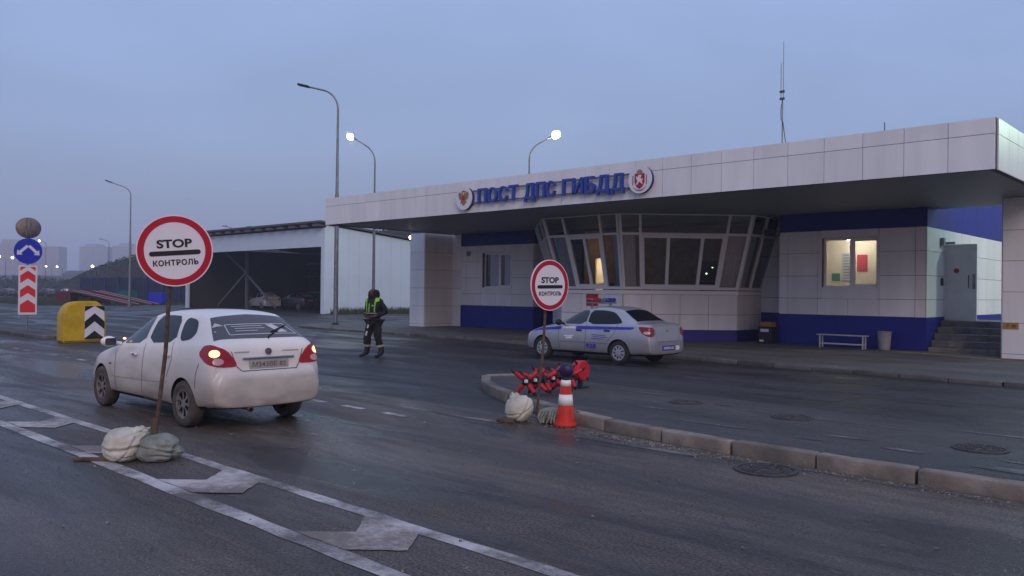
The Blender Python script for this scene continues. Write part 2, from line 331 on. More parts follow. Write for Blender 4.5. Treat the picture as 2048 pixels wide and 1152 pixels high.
class MB:
    """Collects shapes into one mesh; verts are given in the frame of the thing unless world=True at build."""
    def __init__(s): s.v = []; s.f = []; s.mi = []; s.sm = []
    def add(s, vs, fs, mi=0, smooth=False):
        n = len(s.v); s.v += [tuple(p) for p in vs]; s.f += [tuple(i + n for i in f) for f in fs]
        s.mi += [mi] * len(fs); s.sm += [smooth] * len(fs); return s
    def box(s, x0, x1, y0, y1, z0, z1, mi=0):
        vs = [(x, y, z) for z in (z0, z1) for y in (y0, y1) for x in (x0, x1)]
        return s.add(vs, [(0, 2, 3, 1), (4, 5, 7, 6), (0, 1, 5, 4), (2, 6, 7, 3), (0, 4, 6, 2), (1, 3, 7, 5)], mi)
    def bbox(s, x0, x1, y0, y1, z0, z1, b=.01, mi=0, seg=2):
        bm = bmesh.new(); bmesh.ops.create_cube(bm, size=1)
        for v in bm.verts: v.co = Vector(((x0 + x1) / 2 + v.co.x * (x1 - x0), (y0 + y1) / 2 + v.co.y * (y1 - y0), (z0 + z1) / 2 + v.co.z * (z1 - z0)))
        bmesh.ops.bevel(bm, geom=bm.edges[:], offset=b, segments=seg, affect='EDGES', profile=.5)
        s.bm(bm, mi); return s
    def bm(s, bm, mi=0, smooth=False, mx=None):
        bm.verts.index_update()
        s.add([(mx @ v.co) if mx else v.co for v in bm.verts], [[v.index for v in f.verts] for f in bm.faces], mi, smooth); bm.free(); return s
    def tube(s, pts, r, n=10, mi=0, caps=True, smooth=True):
        pts = [Vector(p) for p in pts]; rs = r if isinstance(r, (list, tuple)) else [r] * len(pts)
        vs = []; fs = []; ref = None
        for i, p in enumerate(pts):
            d = (pts[min(i + 1, len(pts) - 1)] - pts[max(i - 1, 0)]).normalized()
            if ref is None: ref = Vector((0, 0, 1)) if abs(d.z) < .9 else Vector((1, 0, 0))
            u = d.cross(ref).normalized(); w = u.cross(d).normalized(); ref = w
            for k in range(n):
                t = 2 * PI * k / n; vs.append(p + (u * math.cos(t) + w * math.sin(t)) * rs[i])
        for i in range(len(pts) - 1):
            for k in range(n):
                k2 = (k + 1) % n; fs.append((i * n + k, i * n + k2, (i + 1) * n + k2, (i + 1) * n + k))
        s.add(vs, fs, mi, smooth)
        if caps: s.add(vs[:n], [tuple(range(n - 1, -1, -1))], mi); s.add(vs[-n:], [tuple(range(n))], mi)
        return s
    def lathe(s, prof, n=32, axis='Z', o=(0, 0, 0), mi=0, smooth=True):
        vs = []; fs = []
        for (r, h) in prof:
            for k in range(n):
                t = 2 * PI * k / n; c, q = r * math.cos(t), r * math.sin(t)
                p = (c, q, h) if axis == 'Z' else ((c, h, q) if axis == 'Y' else (h, c, q))
                vs.append((p[0] + o[0], p[1] + o[1], p[2] + o[2]))
        for i in range(len(prof) - 1):
            for k in range(n):
                k2 = (k + 1) % n; fs.append((i * n + k, i * n + k2, (i + 1) * n + k2, (i + 1) * n + k))
        return s.add(vs, fs, mi, smooth)
    def prism(s, pts, o, ux, uy, depth, mi=0):
        """2-D outline on plane (o, ux, uy) given real thickness along the plane's normal."""
        o, ux, uy = Vector(o), Vector(ux), Vector(uy); nn = ux.cross(uy).normalized() * depth
        bm = bmesh.new(); vs = [bm.verts.new(o + ux * p[0] + uy * p[1]) for p in pts]
        f = bm.faces.new(vs); r = bmesh.ops.extrude_face_region(bm, geom=[f])
        for v in r['geom']:
            if isinstance(v, bmesh.types.BMVert): v.co += nn
        bmesh.ops.recalc_face_normals(bm, faces=bm.faces[:]); s.bm(bm, mi); return s
    def build(s, name, mats, parent=None, world=False, smooth=None):
        me = bpy.data.meshes.new(name); vs = s.v
        if world and parent is not None:
            inv = wmat(parent).inverted(); vs = [inv @ Vector(v) for v in vs]
        me.from_pydata([tuple(v) for v in vs], [], s.f)
        mats = mats if isinstance(mats, (list, tuple)) else [mats]
        for m in mats: me.materials.append(m)
        me.polygons.foreach_set('material_index', s.mi)
        me.polygons.foreach_set('use_smooth', s.sm if smooth is None else [smooth] * len(s.f))
        me.update(); o = bpy.data.objects.new(name, me); COL.objects.link(o)
        if parent is not None: o.parent = parent
        WM[o.name] = wmat(parent)
        return o

def structure(o): o['kind'] = 'structure'; return o

def copy_tree(o, parent=None):
    c = o.copy(); COL.objects.link(c)
    if parent is not None: c.parent = parent
    for ch in [x for x in bpy.data.objects if x.parent == o]: copy_tree(ch, c)
    return c
def place(o, loc, rz=0, label=None, group=None):
    o.matrix_world = Matrix.Translation(loc) @ Matrix.Rotation(rz, 4, 'Z'); WM[o.name] = o.matrix_world.copy()
    if label: o['label'] = label
    if group: o['group'] = group

def eval_mesh(me, mods):
    """Mesh datablock after modifiers (skin, subsurf, boolean), without operators."""
    ob = bpy.data.objects.new('tmp_eval', me); COL.objects.link(ob)
    for kind, kw in mods:
        md = ob.modifiers.new('m', kind)
        for k, v in kw.items(): setattr(md, k, v)
    dg = bpy.context.evaluated_depsgraph_get(); dg.update()
    r = bpy.data.meshes.new_from_object(ob.evaluated_get(dg)); bpy.data.objects.remove(ob)
    return r

def text_verts(txt, bold=0., res=4, depth=.01, space=1.):
    cu = bpy.data.curves.new('tmp_text', 'FONT'); cu.body = txt; cu.size = 1; cu.offset = bold; cu.extrude = depth; cu.resolution_u = res
    cu.align_x = 'CENTER'; cu.space_character = space
    ob = bpy.data.objects.new('tmp_text', cu); COL.objects.link(ob)
    dg = bpy.context.evaluated_depsgraph_get(); dg.update()
    me = bpy.data.meshes.new_from_object(ob.evaluated_get(dg)); bpy.data.objects.remove(ob)
    vs = [v.co.copy() for v in me.vertices]; fs = [tuple(p.vertices) for p in me.polygons]; bpy.data.meshes.remove(me)
    return vs, fs
def text_into(mb, txt, c, ux, uy, w, h, depth, bold=0., mi=0, space=1.):
    """Lettering w wide and h high centred at c, standing depth proud of its plane."""
    vs, fs = text_verts(txt, bold, space=space)
    xs = [v.x for v in vs]; ys = [v.y for v in vs]; zs = [v.z for v in vs]
    c, ux, uy = Vector(c), Vector(ux), Vector(uy); nn = ux.cross(uy).normalized()
    x0, x1, y0, y1, z0, z1 = min(xs), max(xs), min(ys), max(ys), min(zs), max(zs)
    P = [c + ux * ((v.x - (x0 + x1) / 2) / (x1 - x0) * w) + uy * ((v.y - (y0 + y1) / 2) / (y1 - y0) * h) + nn * ((v.z - z0) / (z1 - z0) * depth) for v in vs]
    mb.add(P, fs, mi)

def circle(r, n=48, cx=0, cy=0, a0=0, a1=2 * PI):
    return [(cx + r * math.cos(a0 + (a1 - a0) * k / n), cy + r * math.sin(a0 + (a1 - a0) * k / n)) for k in range(n)]
def ring(mb, o, ux, uy, r0, r1, d0, d1, n=56, mi=0):
    o, ux, uy = Vector(o), Vector(ux), Vector(uy); nn = ux.cross(uy).normalized(); vs = []; fs = []
    for k in range(n):
        t = 2 * PI * k / n; e = ux * math.cos(t) + uy * math.sin(t)
        vs += [o + e * r0 + nn * d0, o + e * r1 + nn * d0, o + e * r1 + nn * d1, o + e * r0 + nn * d1]
    for k in range(n):
        i, j = 4 * k, 4 * ((k + 1) % n)
        for q in range(4): fs.append((i + q, j + q, j + (q + 1) % 4, i + (q + 1) % 4))
    mb.add(vs, fs, mi)
def rrect(w, h, r, n=5):
    p = []
    for cx, cy, a0 in ((w / 2 - r, h / 2 - r, 0), (-w / 2 + r, h / 2 - r, PI / 2), (-w / 2 + r, -h / 2 + r, PI), (w / 2 - r, -h / 2 + r, 1.5 * PI)):
        for k in range(n + 1):
            t = a0 + PI / 2 * k / n; p.append((cx + r * math.cos(t), cy + r * math.sin(t)))
    return p
def ground_poly(name, pts, z, m, holes=None):
    bm = bmesh.new(); vs = [bm.verts.new((p[0], p[1], z)) for p in pts]; f = bm.faces.new(vs)
    if f.normal.z < 0 or sum(pts[i][0] * pts[(i + 1) % len(pts)][1] - pts[(i + 1) % len(pts)][0] * pts[i][1] for i in range(len(pts))) < 0: bmesh.ops.reverse_faces(bm, faces=[f])
    mb = MB(); mb.bm(bm); return structure(mb.build(name, m))

# ------------------------------------------------------------------ ground, roads, kerbs, markings
ground_poly('ground', [(-2200, -600), (400, -600), (400, 1800), (-2200, 1800)], -.03, M['field'])
ground_poly('apron', [(-84, 8.3), (60, 8.3), (60, 60), (-84, 48)], -.004, M['apron'])
ground_poly('road', [(-700, -40), (60, -40), (60, 8.5), (-700, 8.9)], 0, M['road'])

def resample(pts, step):
    pts = [Vector((*p, 0)) for p in pts]; out = [pts[0].copy()]; need = step
    for i in range(len(pts) - 1):
        p, q = pts[i], pts[i + 1]; L = (q - p).length; pos = 0
        while L - pos >= need: pos += need; out.append(p + (q - p) * (pos / L)); need = step
        need -= L - pos
    out.append(pts[-1].copy()); return out
def kerb_run(mb, pts, z0, z1, w, step, rnd, b=.018):
    st = resample(pts, step)
    for i in range(len(st) - 1):
        p, q = st[i], st[i + 1]; d = q - p; L = d.length
        if L < .1: continue
        t = Matrix.Translation(((p.x + q.x) / 2 + rnd.uniform(-.012, .012), (p.y + q.y) / 2 + rnd.uniform(-.012, .012), 0)) @ Matrix.Rotation(math.atan2(d.y, d.x) + rnd.uniform(-.012, .012), 4, 'Z')
        bm = bmesh.new(); bmesh.ops.create_cube(bm, size=1); dz = rnd.uniform(-.012, .01)
        for v in bm.verts: v.co = Vector((v.co.x * (L - .022), v.co.y * w, (z0 + z1 + dz) / 2 + v.co.z * (z1 + dz - z0)))
        bmesh.ops.bevel(bm, geom=bm.edges[:], offset=b, segments=2, affect='EDGES', profile=.5)
        bmesh.ops.subdivide_edges(bm, edges=[e for e in bm.edges if e.calc_length() > .3], cuts=5)
        for v in bm.verts:
            n = noise.noise(Vector((v.co.x * 4 + i * 7.1, v.co.y * 9, v.co.z * 9))); v.co += Vector((0, n * .010, n * .010))
        mb.bm(bm, smooth=True, mx=t)
rk = random.Random(3)
isl_edge = [(30, 8.22), (-1.6, 8.22), (-3.8, 8.22), (-5.0, 8.32), (-6.2, 8.5), (-7.4, 8.86), (-8.6, 9.35), (-9.7, 9.95), (-10.6, 10.6), (-11.15, 11.1), (-11.35, 11.5), (-11.2, 11.8), (-10.8, 11.95)]
isl_back = [(-9.8, 11.9), (-7.5, 11.75), (-4, 11.5), (30, 11.4)]
ground_poly('traffic_island', isl_edge + isl_back, .122, M['island'])
mb = MB(); kerb_run(mb, isl_edge, -.05, .15, .17, .955, rk); structure(mb.build('kerb', M['kerb']))
pave_edge = [(40, 17.6), (-3.6, 18.4), (-9.8, 18.95), (-16, 19.9), (-21.8, 20.75), (-30.5, 20.6), (-33.2, 20.95), (-35, 22.2), (-35.6, 24.5), (-35.6, 33)]
ground_poly('pavement', pave_edge + [(40, 33)], .075, M['pavement'])
mb = MB(); kerb_run(mb, pave_edge, -.05, .09, .15, 1.0, rk); structure(mb.build('pavement_kerb', M['kerb_dark']))
isl2 = [(-75, 9.2), (-31, 9.3), (-29.6, 9.45), (-29.15, 9.9), (-29.5, 10.45), (-31, 10.7), (-75, 11.0)]
ground_poly('road_divider', isl2, .10, M['island'])
mb = MB(); kerb_run(mb, isl2, -.05, .13, .15, 1.0, rk); structure(mb.build('road_divider_kerb', M['kerb_dark']))

mk = MB(); mkd = MB()
def flat(mb, pts, z):
    s = sum(pts[i][0] * pts[(i + 1) % len(pts)][1] - pts[(i + 1) % len(pts)][0] * pts[i][1] for i in range(len(pts)))
    if s < 0: pts = pts[::-1]
    mb.add([(p[0], p[1], z) for p in pts], [tuple(range(len(pts)))])
def ragged(x0, x1, y0, y1, z, mb, rnd, step=.35, j=.012):
    n = max(2, int((x1 - x0) / step)); xs = [x0 + (x1 - x0) * k / n for k in range(n + 1)]
    flat(mb, [(x, y0 + rnd.uniform(-j, j)) for x in xs] + [(x, y1 + rnd.uniform(-j, j)) for x in reversed(xs)], z)
rm = random.Random(5)
ragged(-70, 12, 3.86, 3.995, .004, mk, rm); ragged(-70, 12, 3.12, 3.27, .004, mk, rm)
tmpl = [(0, 3.265), (.32, 3.565), (.05, 3.865), (.66, 3.865), (.92, 3.555), (.62, 3.265)]
for k in range(-4, 22):
    x = -5.2 - 2.27 * k; tp_ = [(px * (1.08 if k == 1 else 1) + x + rm.uniform(-.02, .02), py) for px, py in tmpl]; pts = []
    for q in range(6):
        (x0, y0), (x1, y1) = tp_[q], tp_[(q + 1) % 6]
        for w in range(6): t_ = w / 6; pts.append((x0 + (x1 - x0) * t_ + (rm.uniform(-.008, .008) if w else 0), y0 + (y1 - y0) * t_ + (rm.uniform(-.008, .008) if w else 0)))
    flat(mkd, pts, .008)
structure(mk.build('median_marking', M['paint'])); structure(mkd.build('median_hatching', M['paint_dirty']))
mk = MB()
for k in range(46): x = -54 + k; ragged(x - .37, x + .13, 7.28, 7.40, .004, mk, rm, .2, .006)
structure(mk.build('lane_marking', M['paint']))
mk = MB()
for (x0, x1, y0, y1) in ((-13.2, -10.2, 7.82, 7.9), (-9.9, -7.6, 7.86, 7.95), (-6.3, -4.6, 7.78, 7.92)): ragged(x0, x1, y0, y1, .004, mk, rm, .25, .02)
ragged(-30, 12, 15.05, 15.13, .002, mk, rm, .4, .02)
structure(mk.build('faded_marking', M['chalk']))
mk = MB()
for (x, y, L, w) in ((-6.3, 9.9, 1.0, .09), (-5.6, 9.75, .5, .06), (-5.1, 9.2, 1.1, .11), (-3.6, 9.5, .5, .1), (-3.9, 9.1, .35, .09), (-2.9, 9.15, .4, .12), (-1.75, 9.3, .5, .1), (-1.35, 8.85, 1.6, .3), (-.6, 9.1, 1.5, .25), (-6.2, 10.9, .9, .06), (-7.7, 11.3, 1.2, .07), (-4.1, 10.6, 2.6, .05), (-2.0, 11.0, 3.0, .06)):
    n = 14; pts = []
    for k in range(n):
        t = 2 * PI * k / n; q = 1 + .45 * noise.noise(Vector((math.cos(t) * 1.7 + x * 9, math.sin(t) * 1.7, y))); pts.append((x + L / 2 * math.cos(t) * q, y + w / 2 * math.sin(t) * q))
    flat(mk, pts, .127)
structure(mk.build('cement_patches', M['chalk']))
mk = MB(); flat(mk, [(-8.9, 26.15), (-8.7, 26.4), (-5.0, 24.75), (-5.1, 24.5)], .081); structure(mk.build('yellow_line', M['stripe_yellow']))
mk = MB()
for k in range(1150):   # loose leaves and chips lying in the gutter and on the road
    if k < 900: x = rm.choice((rm.uniform(-8, 2), rm.gauss(-5.3, .7))); y = 8.06 - abs(rm.gauss(0, .12)) + max(0, -(x + 4)) * .07
    else: x = rm.uniform(-12, 2); y = rm.uniform(2.0, 8)
    r = rm.uniform(.008, .022); t = rm.uniform(0, 6.3); h = rm.uniform(.004, .016)
    mk.add([(x + r * math.cos(t + q * 2.1) * rm.uniform(.6, 1.3), y + r * math.sin(t + q * 2.1) * rm.uniform(.6, 1.3), .004 + (h if q == 1 else 0)) for q in range(3)] + [(x, y, h + .006)], [(0, 1, 3), (1, 2, 3), (2, 0, 3)])
gd = MB(); xs = [-8.2 + .22 * k for k in range(48)]; yk = lambda x: 8.12 + max(0, -(x + 4.2)) * .09 + max(0, -(x + 6.2)) * .2
flat(gd, [(x, yk(x) - .10 - .16 * abs(noise.noise(Vector((x * .9, 3, 0)))) - .22 * math.exp(-((x + 5.3) / .7) ** 2) - rm.uniform(0, .03)) for x in xs] + [(x, yk(x) + .02) for x in reversed(xs)], .0025)
structure(gd.build('gutter_dirt', mat('gutter dirt', (.075, .066, .056), .9, col2=(.14, .125, .105), scale=14, bump=.7, bscale=60)))
o = mk.build('gravel', mat('road chips', (.21, .19, .165), .9, island=.6)); o['kind'] = 'stuff'

def manhole(x, y, z, r, label):
    t = thing('manhole_cover', label, 'manhole cover', (x, y, z))
    mb = MB(); ring(mb, (0, 0, 0), (1, 0, 0), (0, 1, 0), r * .86, r, -.02, .014, 40); mb.build('frame', M['iron'], t)
    mb = MB(); mb.lathe([(.001, .006), (r * .84, .006), (r * .84, -.02)], 36, smooth=False)
    for q in range(1, 5): ring(mb, (0, 0, .006), (1, 0, 0), (0, 1, 0), r * .17 * q, r * .17 * q + .022, -.004, .007, 36)
    for q in range(8):
        c, s = math.cos(q * PI / 4), math.sin(q * PI / 4); mb.tube([(c * .05, s * .05, .008), (c * r * .8, s * r * .8, .008)], .012, 4)
    mb.build('lid', M['iron'], t)
manhole(-3.74, 7.70, .004, .31, 'round ribbed iron manhole cover in the road beside the kerb')
manhole(-4.73, 10.5, .122, .27, 'dark worn manhole cover in the middle of the raised island')
manhole(-6.5, 10.75, .122, .25, 'small dark manhole cover on the island nearest the spiked barrier')
manhole(-2.35, 9.85, .122, .28, 'rough manhole cover on the island beside a pale cement patch')

# embankment, verge grass
NX, NY = 90, 16; vs = []; fs = []
for j in range(NY + 1):
    for i in range(NX + 1):
        x = -172 + i * 1.4; y = 46.5 + j * 2.2
        zc = max(0, min(8.3, 8.3 * (1 - math.exp(-max(0, (x + 170)) / 24)) * 1.1)); s = min(1, max(0, (y - 46.5) / 8)); s = s * s * (3 - 2 * s); b = min(1, (46.5 + NY * 2.2 - y) / 8)
        z = zc * s * b + .25 * noise.noise(Vector((x * .3, y * .3, 0))) * s * b - .06; vs.append((x, y, z))
for j in range(NY):
    for i in range(NX): k = j * (NX + 1) + i; fs.append((k, k + 1, k + NX + 2, k + NX + 1))
structure(MB().add(vs, fs, 0, True).build('embankment', M['hill']))
mb = MB(); rg = random.Random(9)
def blades(x0, x1, y0, y1, n, h):
    for _ in range(n):
        x, y = rg.uniform(x0, x1), rg.uniform(y0, y1); t = rg.uniform(0, PI); w = .02 + h * .06; hh = h * rg.uniform(.4, 1.2); c, s = math.cos(t) * w, math.sin(t) * w
        lx, ly = rg.uniform(-.3, .3) * hh, rg.uniform(-.3, .3) * hh
        mb.add([(x - c, y - s, -.03), (x + c, y + s, -.03), (x + lx, y + ly, hh)], [(0, 1, 2)])
blades(-50.6, -49.2, 34.5, 46, 1500, .5); blades(-50.6, -38, 39, 46, 1600, .45)
blades(-125, -84, 26, 36, 4500, .3); blades(-140, -84, 36, 46, 4500, .35); blades(-72, -52, 47, 50, 500, .4)
o = mb.build('grass', M['grass']); o['kind'] = 'stuff'
# ------------------------------------------------------------------ police post building
B = thing('police_post', 'long white and blue clad police post with deep flat canopy and projecting glazed bay', 'building', (-17, 27, 0))
WY = 27.0
class WallMB:
    """Panels laid on a wall line (origin, direction), proud of a dark backing that shows in the seams."""
    def __init__(s, o, d, nrm): s.o = Vector((*o, 0)); s.d = Vector((*d, 0)).normalized(); s.n = Vector((*nrm, 0)).normalized(); s.p = MB(); s.k = MB()
    def panel(s, mb, u0, u1, z0, z1, g=.007, t=.03):
        vs = []
        for dep in (0, t):
            for (u, z) in ((u0 + g, z0 + g), (u1 - g, z0 + g), (u1 - g, z1 - g), (u0 + g, z1 - g)): vs.append(s.o + s.d * u + s.n * dep + Vector((0, 0, z)))
        f = [(0, 1, 2, 3), (4, 5, 6, 7), (0, 1, 5, 4), (1, 2, 6, 5), (2, 3, 7, 6), (3, 0, 4, 7)]
        bm = bmesh.new(); bv = [bm.verts.new(v) for v in vs]
        for q in f: bm.faces.new([bv[i] for i in q])
        bmesh.ops.recalc_face_normals(bm, faces=bm.faces[:]); mb.bm(bm)
    def back(s, u0, u1, z0, z1, th=.2):
        vs = []
        for dep in (-.001, -th):
            for (u, z) in ((u0, z0), (u1, z0), (u1, z1), (u0, z1)): vs.append(s.o + s.d * u + s.n * dep + Vector((0, 0, z)))
        s.k.add(vs, [(0, 1, 2, 3), (7, 6, 5, 4), (1, 0, 4, 5), (2, 1, 5, 6), (3, 2, 6, 7), (0, 3, 7, 4)])
ROWS = [1.1, 1.65, 2.4, 3.16, 3.9]
white = MB(); seam = MB()
def wall(o, d, nrm, L, cols, openings=(), rows=ROWS, zlow=1.1, zup=3.9, ztop=4.5, surround=None, u0=0):
    w = WallMB(o, d, nrm); blo = MB(); bhi = MB()
    for i in range(len(cols) - 1):
        for j in range(len(rows) - 1):
            um, zm = (cols[i] + cols[i + 1]) / 2, (rows[j] + rows[j + 1]) / 2
            if any(a0 < um < a1 for a0, a1, b0, b1 in openings) and j == 0: continue
            if any(a0 - .16 < um < a1 + .16 and b0 - .1 < zm < b1 + .1 for a0, a1, b0, b1 in openings): continue
            w.panel(white, cols[i], cols[i + 1], rows[j], rows[j + 1])
    n = max(1, round(L / 1.9))
    for i in range(n):
        if zlow > .2: w.panel(blo, (u0 if i == 0 else L * i / n), L * (i + 1) / n, 0, zlow, .003, .032)
        if ztop > zup: w.panel(bhi, (u0 if i == 0 else L * i / n), L * (i + 1) / n, zup, ztop, .003, .032)
    blo.build('blue_base', M['blue_panel'], B, world=True); bhi.build('blue_band', M['blue_panel'], B, world=True)
    if not openings: w.back(0, L, 0, ztop)
    for (a0, a1, b0, b1) in openings:
        w.back(0, a0, 0, ztop); w.back(a1, L, 0, ztop); w.back(a0, a1, 0, b0); w.back(a0, a1, b1, ztop)
        s = surround or (a0 - .15, a1 + .15, 1.65, 3.9)
        w.panel(white, s[0], a0, s[2], s[3], .007); w.panel(white, a1, s[1], s[2], s[3], .007)
        w.panel(white, a0, a1, s[2], b0, .0); w.panel(white, a0, a1, b1, s[3], .0)
    seam.add(w.k.v, w.k.f)
# left wing and right wing fronts
LW0, LW1, RW0, RW1 = -28.7, -24.05, -12.67, -7.96
wl = (1.46, 3.23, 1.93, 3.56); wr = (1.49, 3.27, 2.0, 3.65)
wall((LW0, WY), (1, 0), (0, -1), LW1 - LW0, [0, .4, 1.35, 3.35, 4.5, 4.65], [wl], surround=(1.35, 3.35, 1.65, 3.9))
w = WallMB((LW0, WY), (1, 0), (0, -1)); w.panel(white, 1.35, 2.35, 1.1, 1.65); w.panel(white, 2.35, 3.35, 1.1, 1.65)
wall((RW0, WY), (1, 0), (0, -1), RW1 - RW0, [0, .32, 1.35, 3.34, 4.41, 4.71], [wr], surround=(1.35, 3.34, 1.65, 3.9))
w = WallMB((RW0, WY), (1, 0), (0, -1)); w.panel(white, 1.35, 2.35, 1.1, 1.65); w.panel(white, 2.35, 3.34, 1.1, 1.65)
# wing returns, recessed middle wall, right-hand side wall
wall((LW1, WY + .21), (0, 1), (1, 0), 1.2, [-.208, .6, 1.2], u0=-.208); wall((RW0, WY + 1.4), (0, -1), (-1, 0), 1.19, [0, .6, 1.2])
MID = 28.4
wall((LW1, MID), (1, 0), (0, -1), 1.55, [0, .75, 1.55]); wall((-14.04, MID), (1, 0), (0, -1), 1.36, [0, .6, 1.36])
wall((RW1 , WY + .21), (0, 1), (1, 0), 10.8, [-.208, 1.45, 2.5, 3.5, 4.6, 5.7, 6.8, 7.9, 9.0, 10.8], ztop=5.3, u0=-.208)
# bay: lower wall, glazing frames, glass
bayb = [(-22.5, 28.4), (-22.5, 26.55), (-19.65, 23.69), (-16.89, 23.69), (-14.04, 26.55), (-14.04, 28.4)]
SILL, TRZ, TOPZ, OUT = 1.9, 3.82, 4.5, .78
def ring_off(pts, d):
    r = []
    for i, p in enumerate(pts):
        e0 = Vector(pts[i]) - Vector(pts[i - 1]) if i > 0 else None; e1 = Vector(pts[i + 1]) - Vector(p) if i < len(pts) - 1 else None
        ns = [Vector((e.y, -e.x)).normalized() for e in (e0, e1) if e is not None]
        if len(ns) == 1: q = Vector(p) + ns[0] * d
        else: m = (ns[0] + ns[1]).normalized(); q = Vector(p) + m * d / max(.3, m.dot(ns[0]))
        r.append((q.x, q.y))
    return r
def bay_pt(i, u, z):
    """Point on glazed face i (from its left end, u metres at sill level) at height z; the glass leans out."""
    d = OUT * (z - SILL) / (TOPZ - SILL); r = ring_off(bayb, d); p, q = Vector(r[i]), Vector(r[i + 1])
    b0, b1 = Vector(bayb[i]), Vector(bayb[i + 1]); t = u / (b1 - b0).length
    v = p + (q - p) * t; return Vector((v.x, v.y, z))
for i in range(5):
    p, q = Vector(bayb[i]), Vector(bayb[i + 1]); L = (q - p).length; d = (q - p).normalized(); n = Vector((d.y, -d.x))
    k = max(1, round(L / .95)); w = WallMB(p, d, n)
    for c in range(k):
        for z0, z1 in ((.48, 1.02), (1.02, 1.72)): w.panel(white, L * c / k, L * (c + 1) / k, z0, z1)
    bb_ = MB(); w.panel(bb_, 0, L, 0, .48, .002, .032); bb_.build('blue_base', M['blue_panel'], B, world=True); w.back(0, L, 0, 1.72, .15); seam.add(w.k.v, w.k.f)
sill = MB(); so_, si_ = ring_off(bayb, .07), ring_off(bayb, -.15)
for i in range(5):
    a0, a1, b0, b1 = so_[i], so_[i + 1], si_[i], si_[i + 1]
    vs = [(*a0, 1.724), (*a1, 1.724), (*b1, 1.724), (*b0, 1.724), (*a0, 1.86), (*a1, 1.86), (*b1, 1.86), (*b0, 1.86)]
    sill.add(vs, [(0, 1, 2, 3), (4, 5, 6, 7), (0, 1, 5, 4), (2, 3, 7, 6)])
sill.build('sill', M['pvc'], B, world=True)
lens_ = [(Vector(bayb[i + 1]) - Vector(bayb[i])).length for i in range(5)]
mull = {0: [], 1: [.8, 2.6], 2: [.76, 2.11], 3: [.64, 3.34], 4: [.9]}
sash = {1: [1.4, 2.0], 2: [1.435], 3: [1.52, 2.6]}
def bar(mb, p, q, w, t, nrm):
    d = (q - p).normalized(); s = d.cross(nrm).normalized() * w / 2; n = nrm.normalized() * t / 2; vs = []
    for e in (p, q):
        for sx, sn in ((-1, -1), (1, -1), (1, 1), (-1, 1)): vs.append(e + s * sx + n * sn)
    mb.add(vs, [(0, 1, 2, 3), (4, 5, 6, 7), (0, 1, 5, 4), (1, 2, 6, 5), (2, 3, 7, 6), (3, 0, 4, 7)])
for i in range(5):
    fr = MB(); gl = MB(); L = lens_[i]
    n = (bay_pt(i, L, SILL) - bay_pt(i, 0, SILL)).cross(bay_pt(i, 0, TOPZ) - bay_pt(i, 0, SILL)).normalized()
    for u in [.035] + mull[i] + [L - .035]: bar(fr, bay_pt(i, u, SILL), bay_pt(i, u, TOPZ), .085 if u in mull[i] else .08, .12, n)
    for z, wz in ((SILL + .05, .09), (TRZ, .08), (TOPZ - .02, .04)): bar(fr, bay_pt(i, .05, z), bay_pt(i, L - .05, z), wz, .114, n)
    for u in sash.get(i, []): bar(fr, bay_pt(i, u, SILL + .05), bay_pt(i, u, TRZ), .11, .106, n)
    ms = mull[i]
    if i in sash:
        lo, hi = ms[0], ms[-1]
        for u in (lo + .075, hi - .075): bar(fr, bay_pt(i, u, SILL + .1), bay_pt(i, u, TRZ - .05), .09, .1, n)
        bar(fr, bay_pt(i, lo + .1, TRZ - .09), bay_pt(i, hi - .1, TRZ - .09), .09, .098, n)
        bar(fr, bay_pt(i, lo + .1, SILL + .13), bay_pt(i, hi - .1, SILL + .13), .09, .098, n)
    gl.add([bay_pt(i, .05, SILL) , bay_pt(i, L - .05, SILL), bay_pt(i, L - .05, TOPZ), bay_pt(i, .05, TOPZ)], [(0, 1, 2, 3)])
    wf = fr.build('bay_window', M['pvc'], B, world=True)
    for (u0_, u1_, dz_) in {2: [(.10, .68, .0), (2.42, 2.72, .0)], 3: [(.06, .50, .0), (3.42, 3.98, .0)], 4: [(.1, .8, .0)], 1: [(2.75, 3.9, .0)]}.get(i, []):
        bl_ = MB(); nb_ = max(4, int((u1_ - u0_) / .045)); vs = []; fs = []
        for q in range(nb_ + 1):
            u = u0_ + (u1_ - u0_) * q / nb_; off = -n * (.12 + (.03 if q % 2 else 0)) if n.dot(Vector((-21, 30, 0)) - bay_pt(i, 1, 2)) < 0 else n * (.12 + (.03 if q % 2 else 0))
            vs += [bay_pt(i, u, SILL + .08) + off, bay_pt(i, u, TRZ - .03) + off]
        for q in range(nb_): fs.append((2 * q, 2 * q + 2, 2 * q + 3, 2 * q + 1))
        bl_.add(vs, fs); bl_.build('blind', M['blind'], wf, world=True)
    gl.build('pane', M['glass_dark'], wf, world=True)

def flat_window(x0, x1, z0, z1, mull_x, glassm, y=WY + .12):
    fr = MB(); f = .075
    for (a, b, c, d) in ((x0, x1, z0, z0 + f), (x0, x1, z1 - f, z1), (x0, x0 + f, z0 + f, z1 - f), (x1 - f, x1, z0 + f, z1 - f), (mull_x - .07, mull_x + .07, z0 + f, z1 - f)): fr.box(a, b, y, y + .07, c, d)
    fr.box(mull_x + .071, x1 - f - .001, y - .012, y + .05, z0 + f + .001, z0 + f + .05); fr.box(mull_x + .071, x1 - f - .001, y - .012, y + .05, z1 - f - .05, z1 - f - .001)
    fr.box(x0, x1, y - .10, y - .001, z0, z0 + .03)
    wf = fr.build('window', M['pvc'], B, world=True)
    gl = MB(); gl.add([(x0 + f, y + .03, z0 + f), (x1 - f, y + .03, z0 + f), (x1 - f, y + .03, z1 - f), (x0 + f, y + .03, z1 - f)], [(0, 1, 2, 3)])
    gl.build('pane', glassm, wf, world=True); return wf
wfl = flat_window(LW0 + wl[0], LW0 + wl[1], wl[2], wl[3], -26.25, M['glass'])
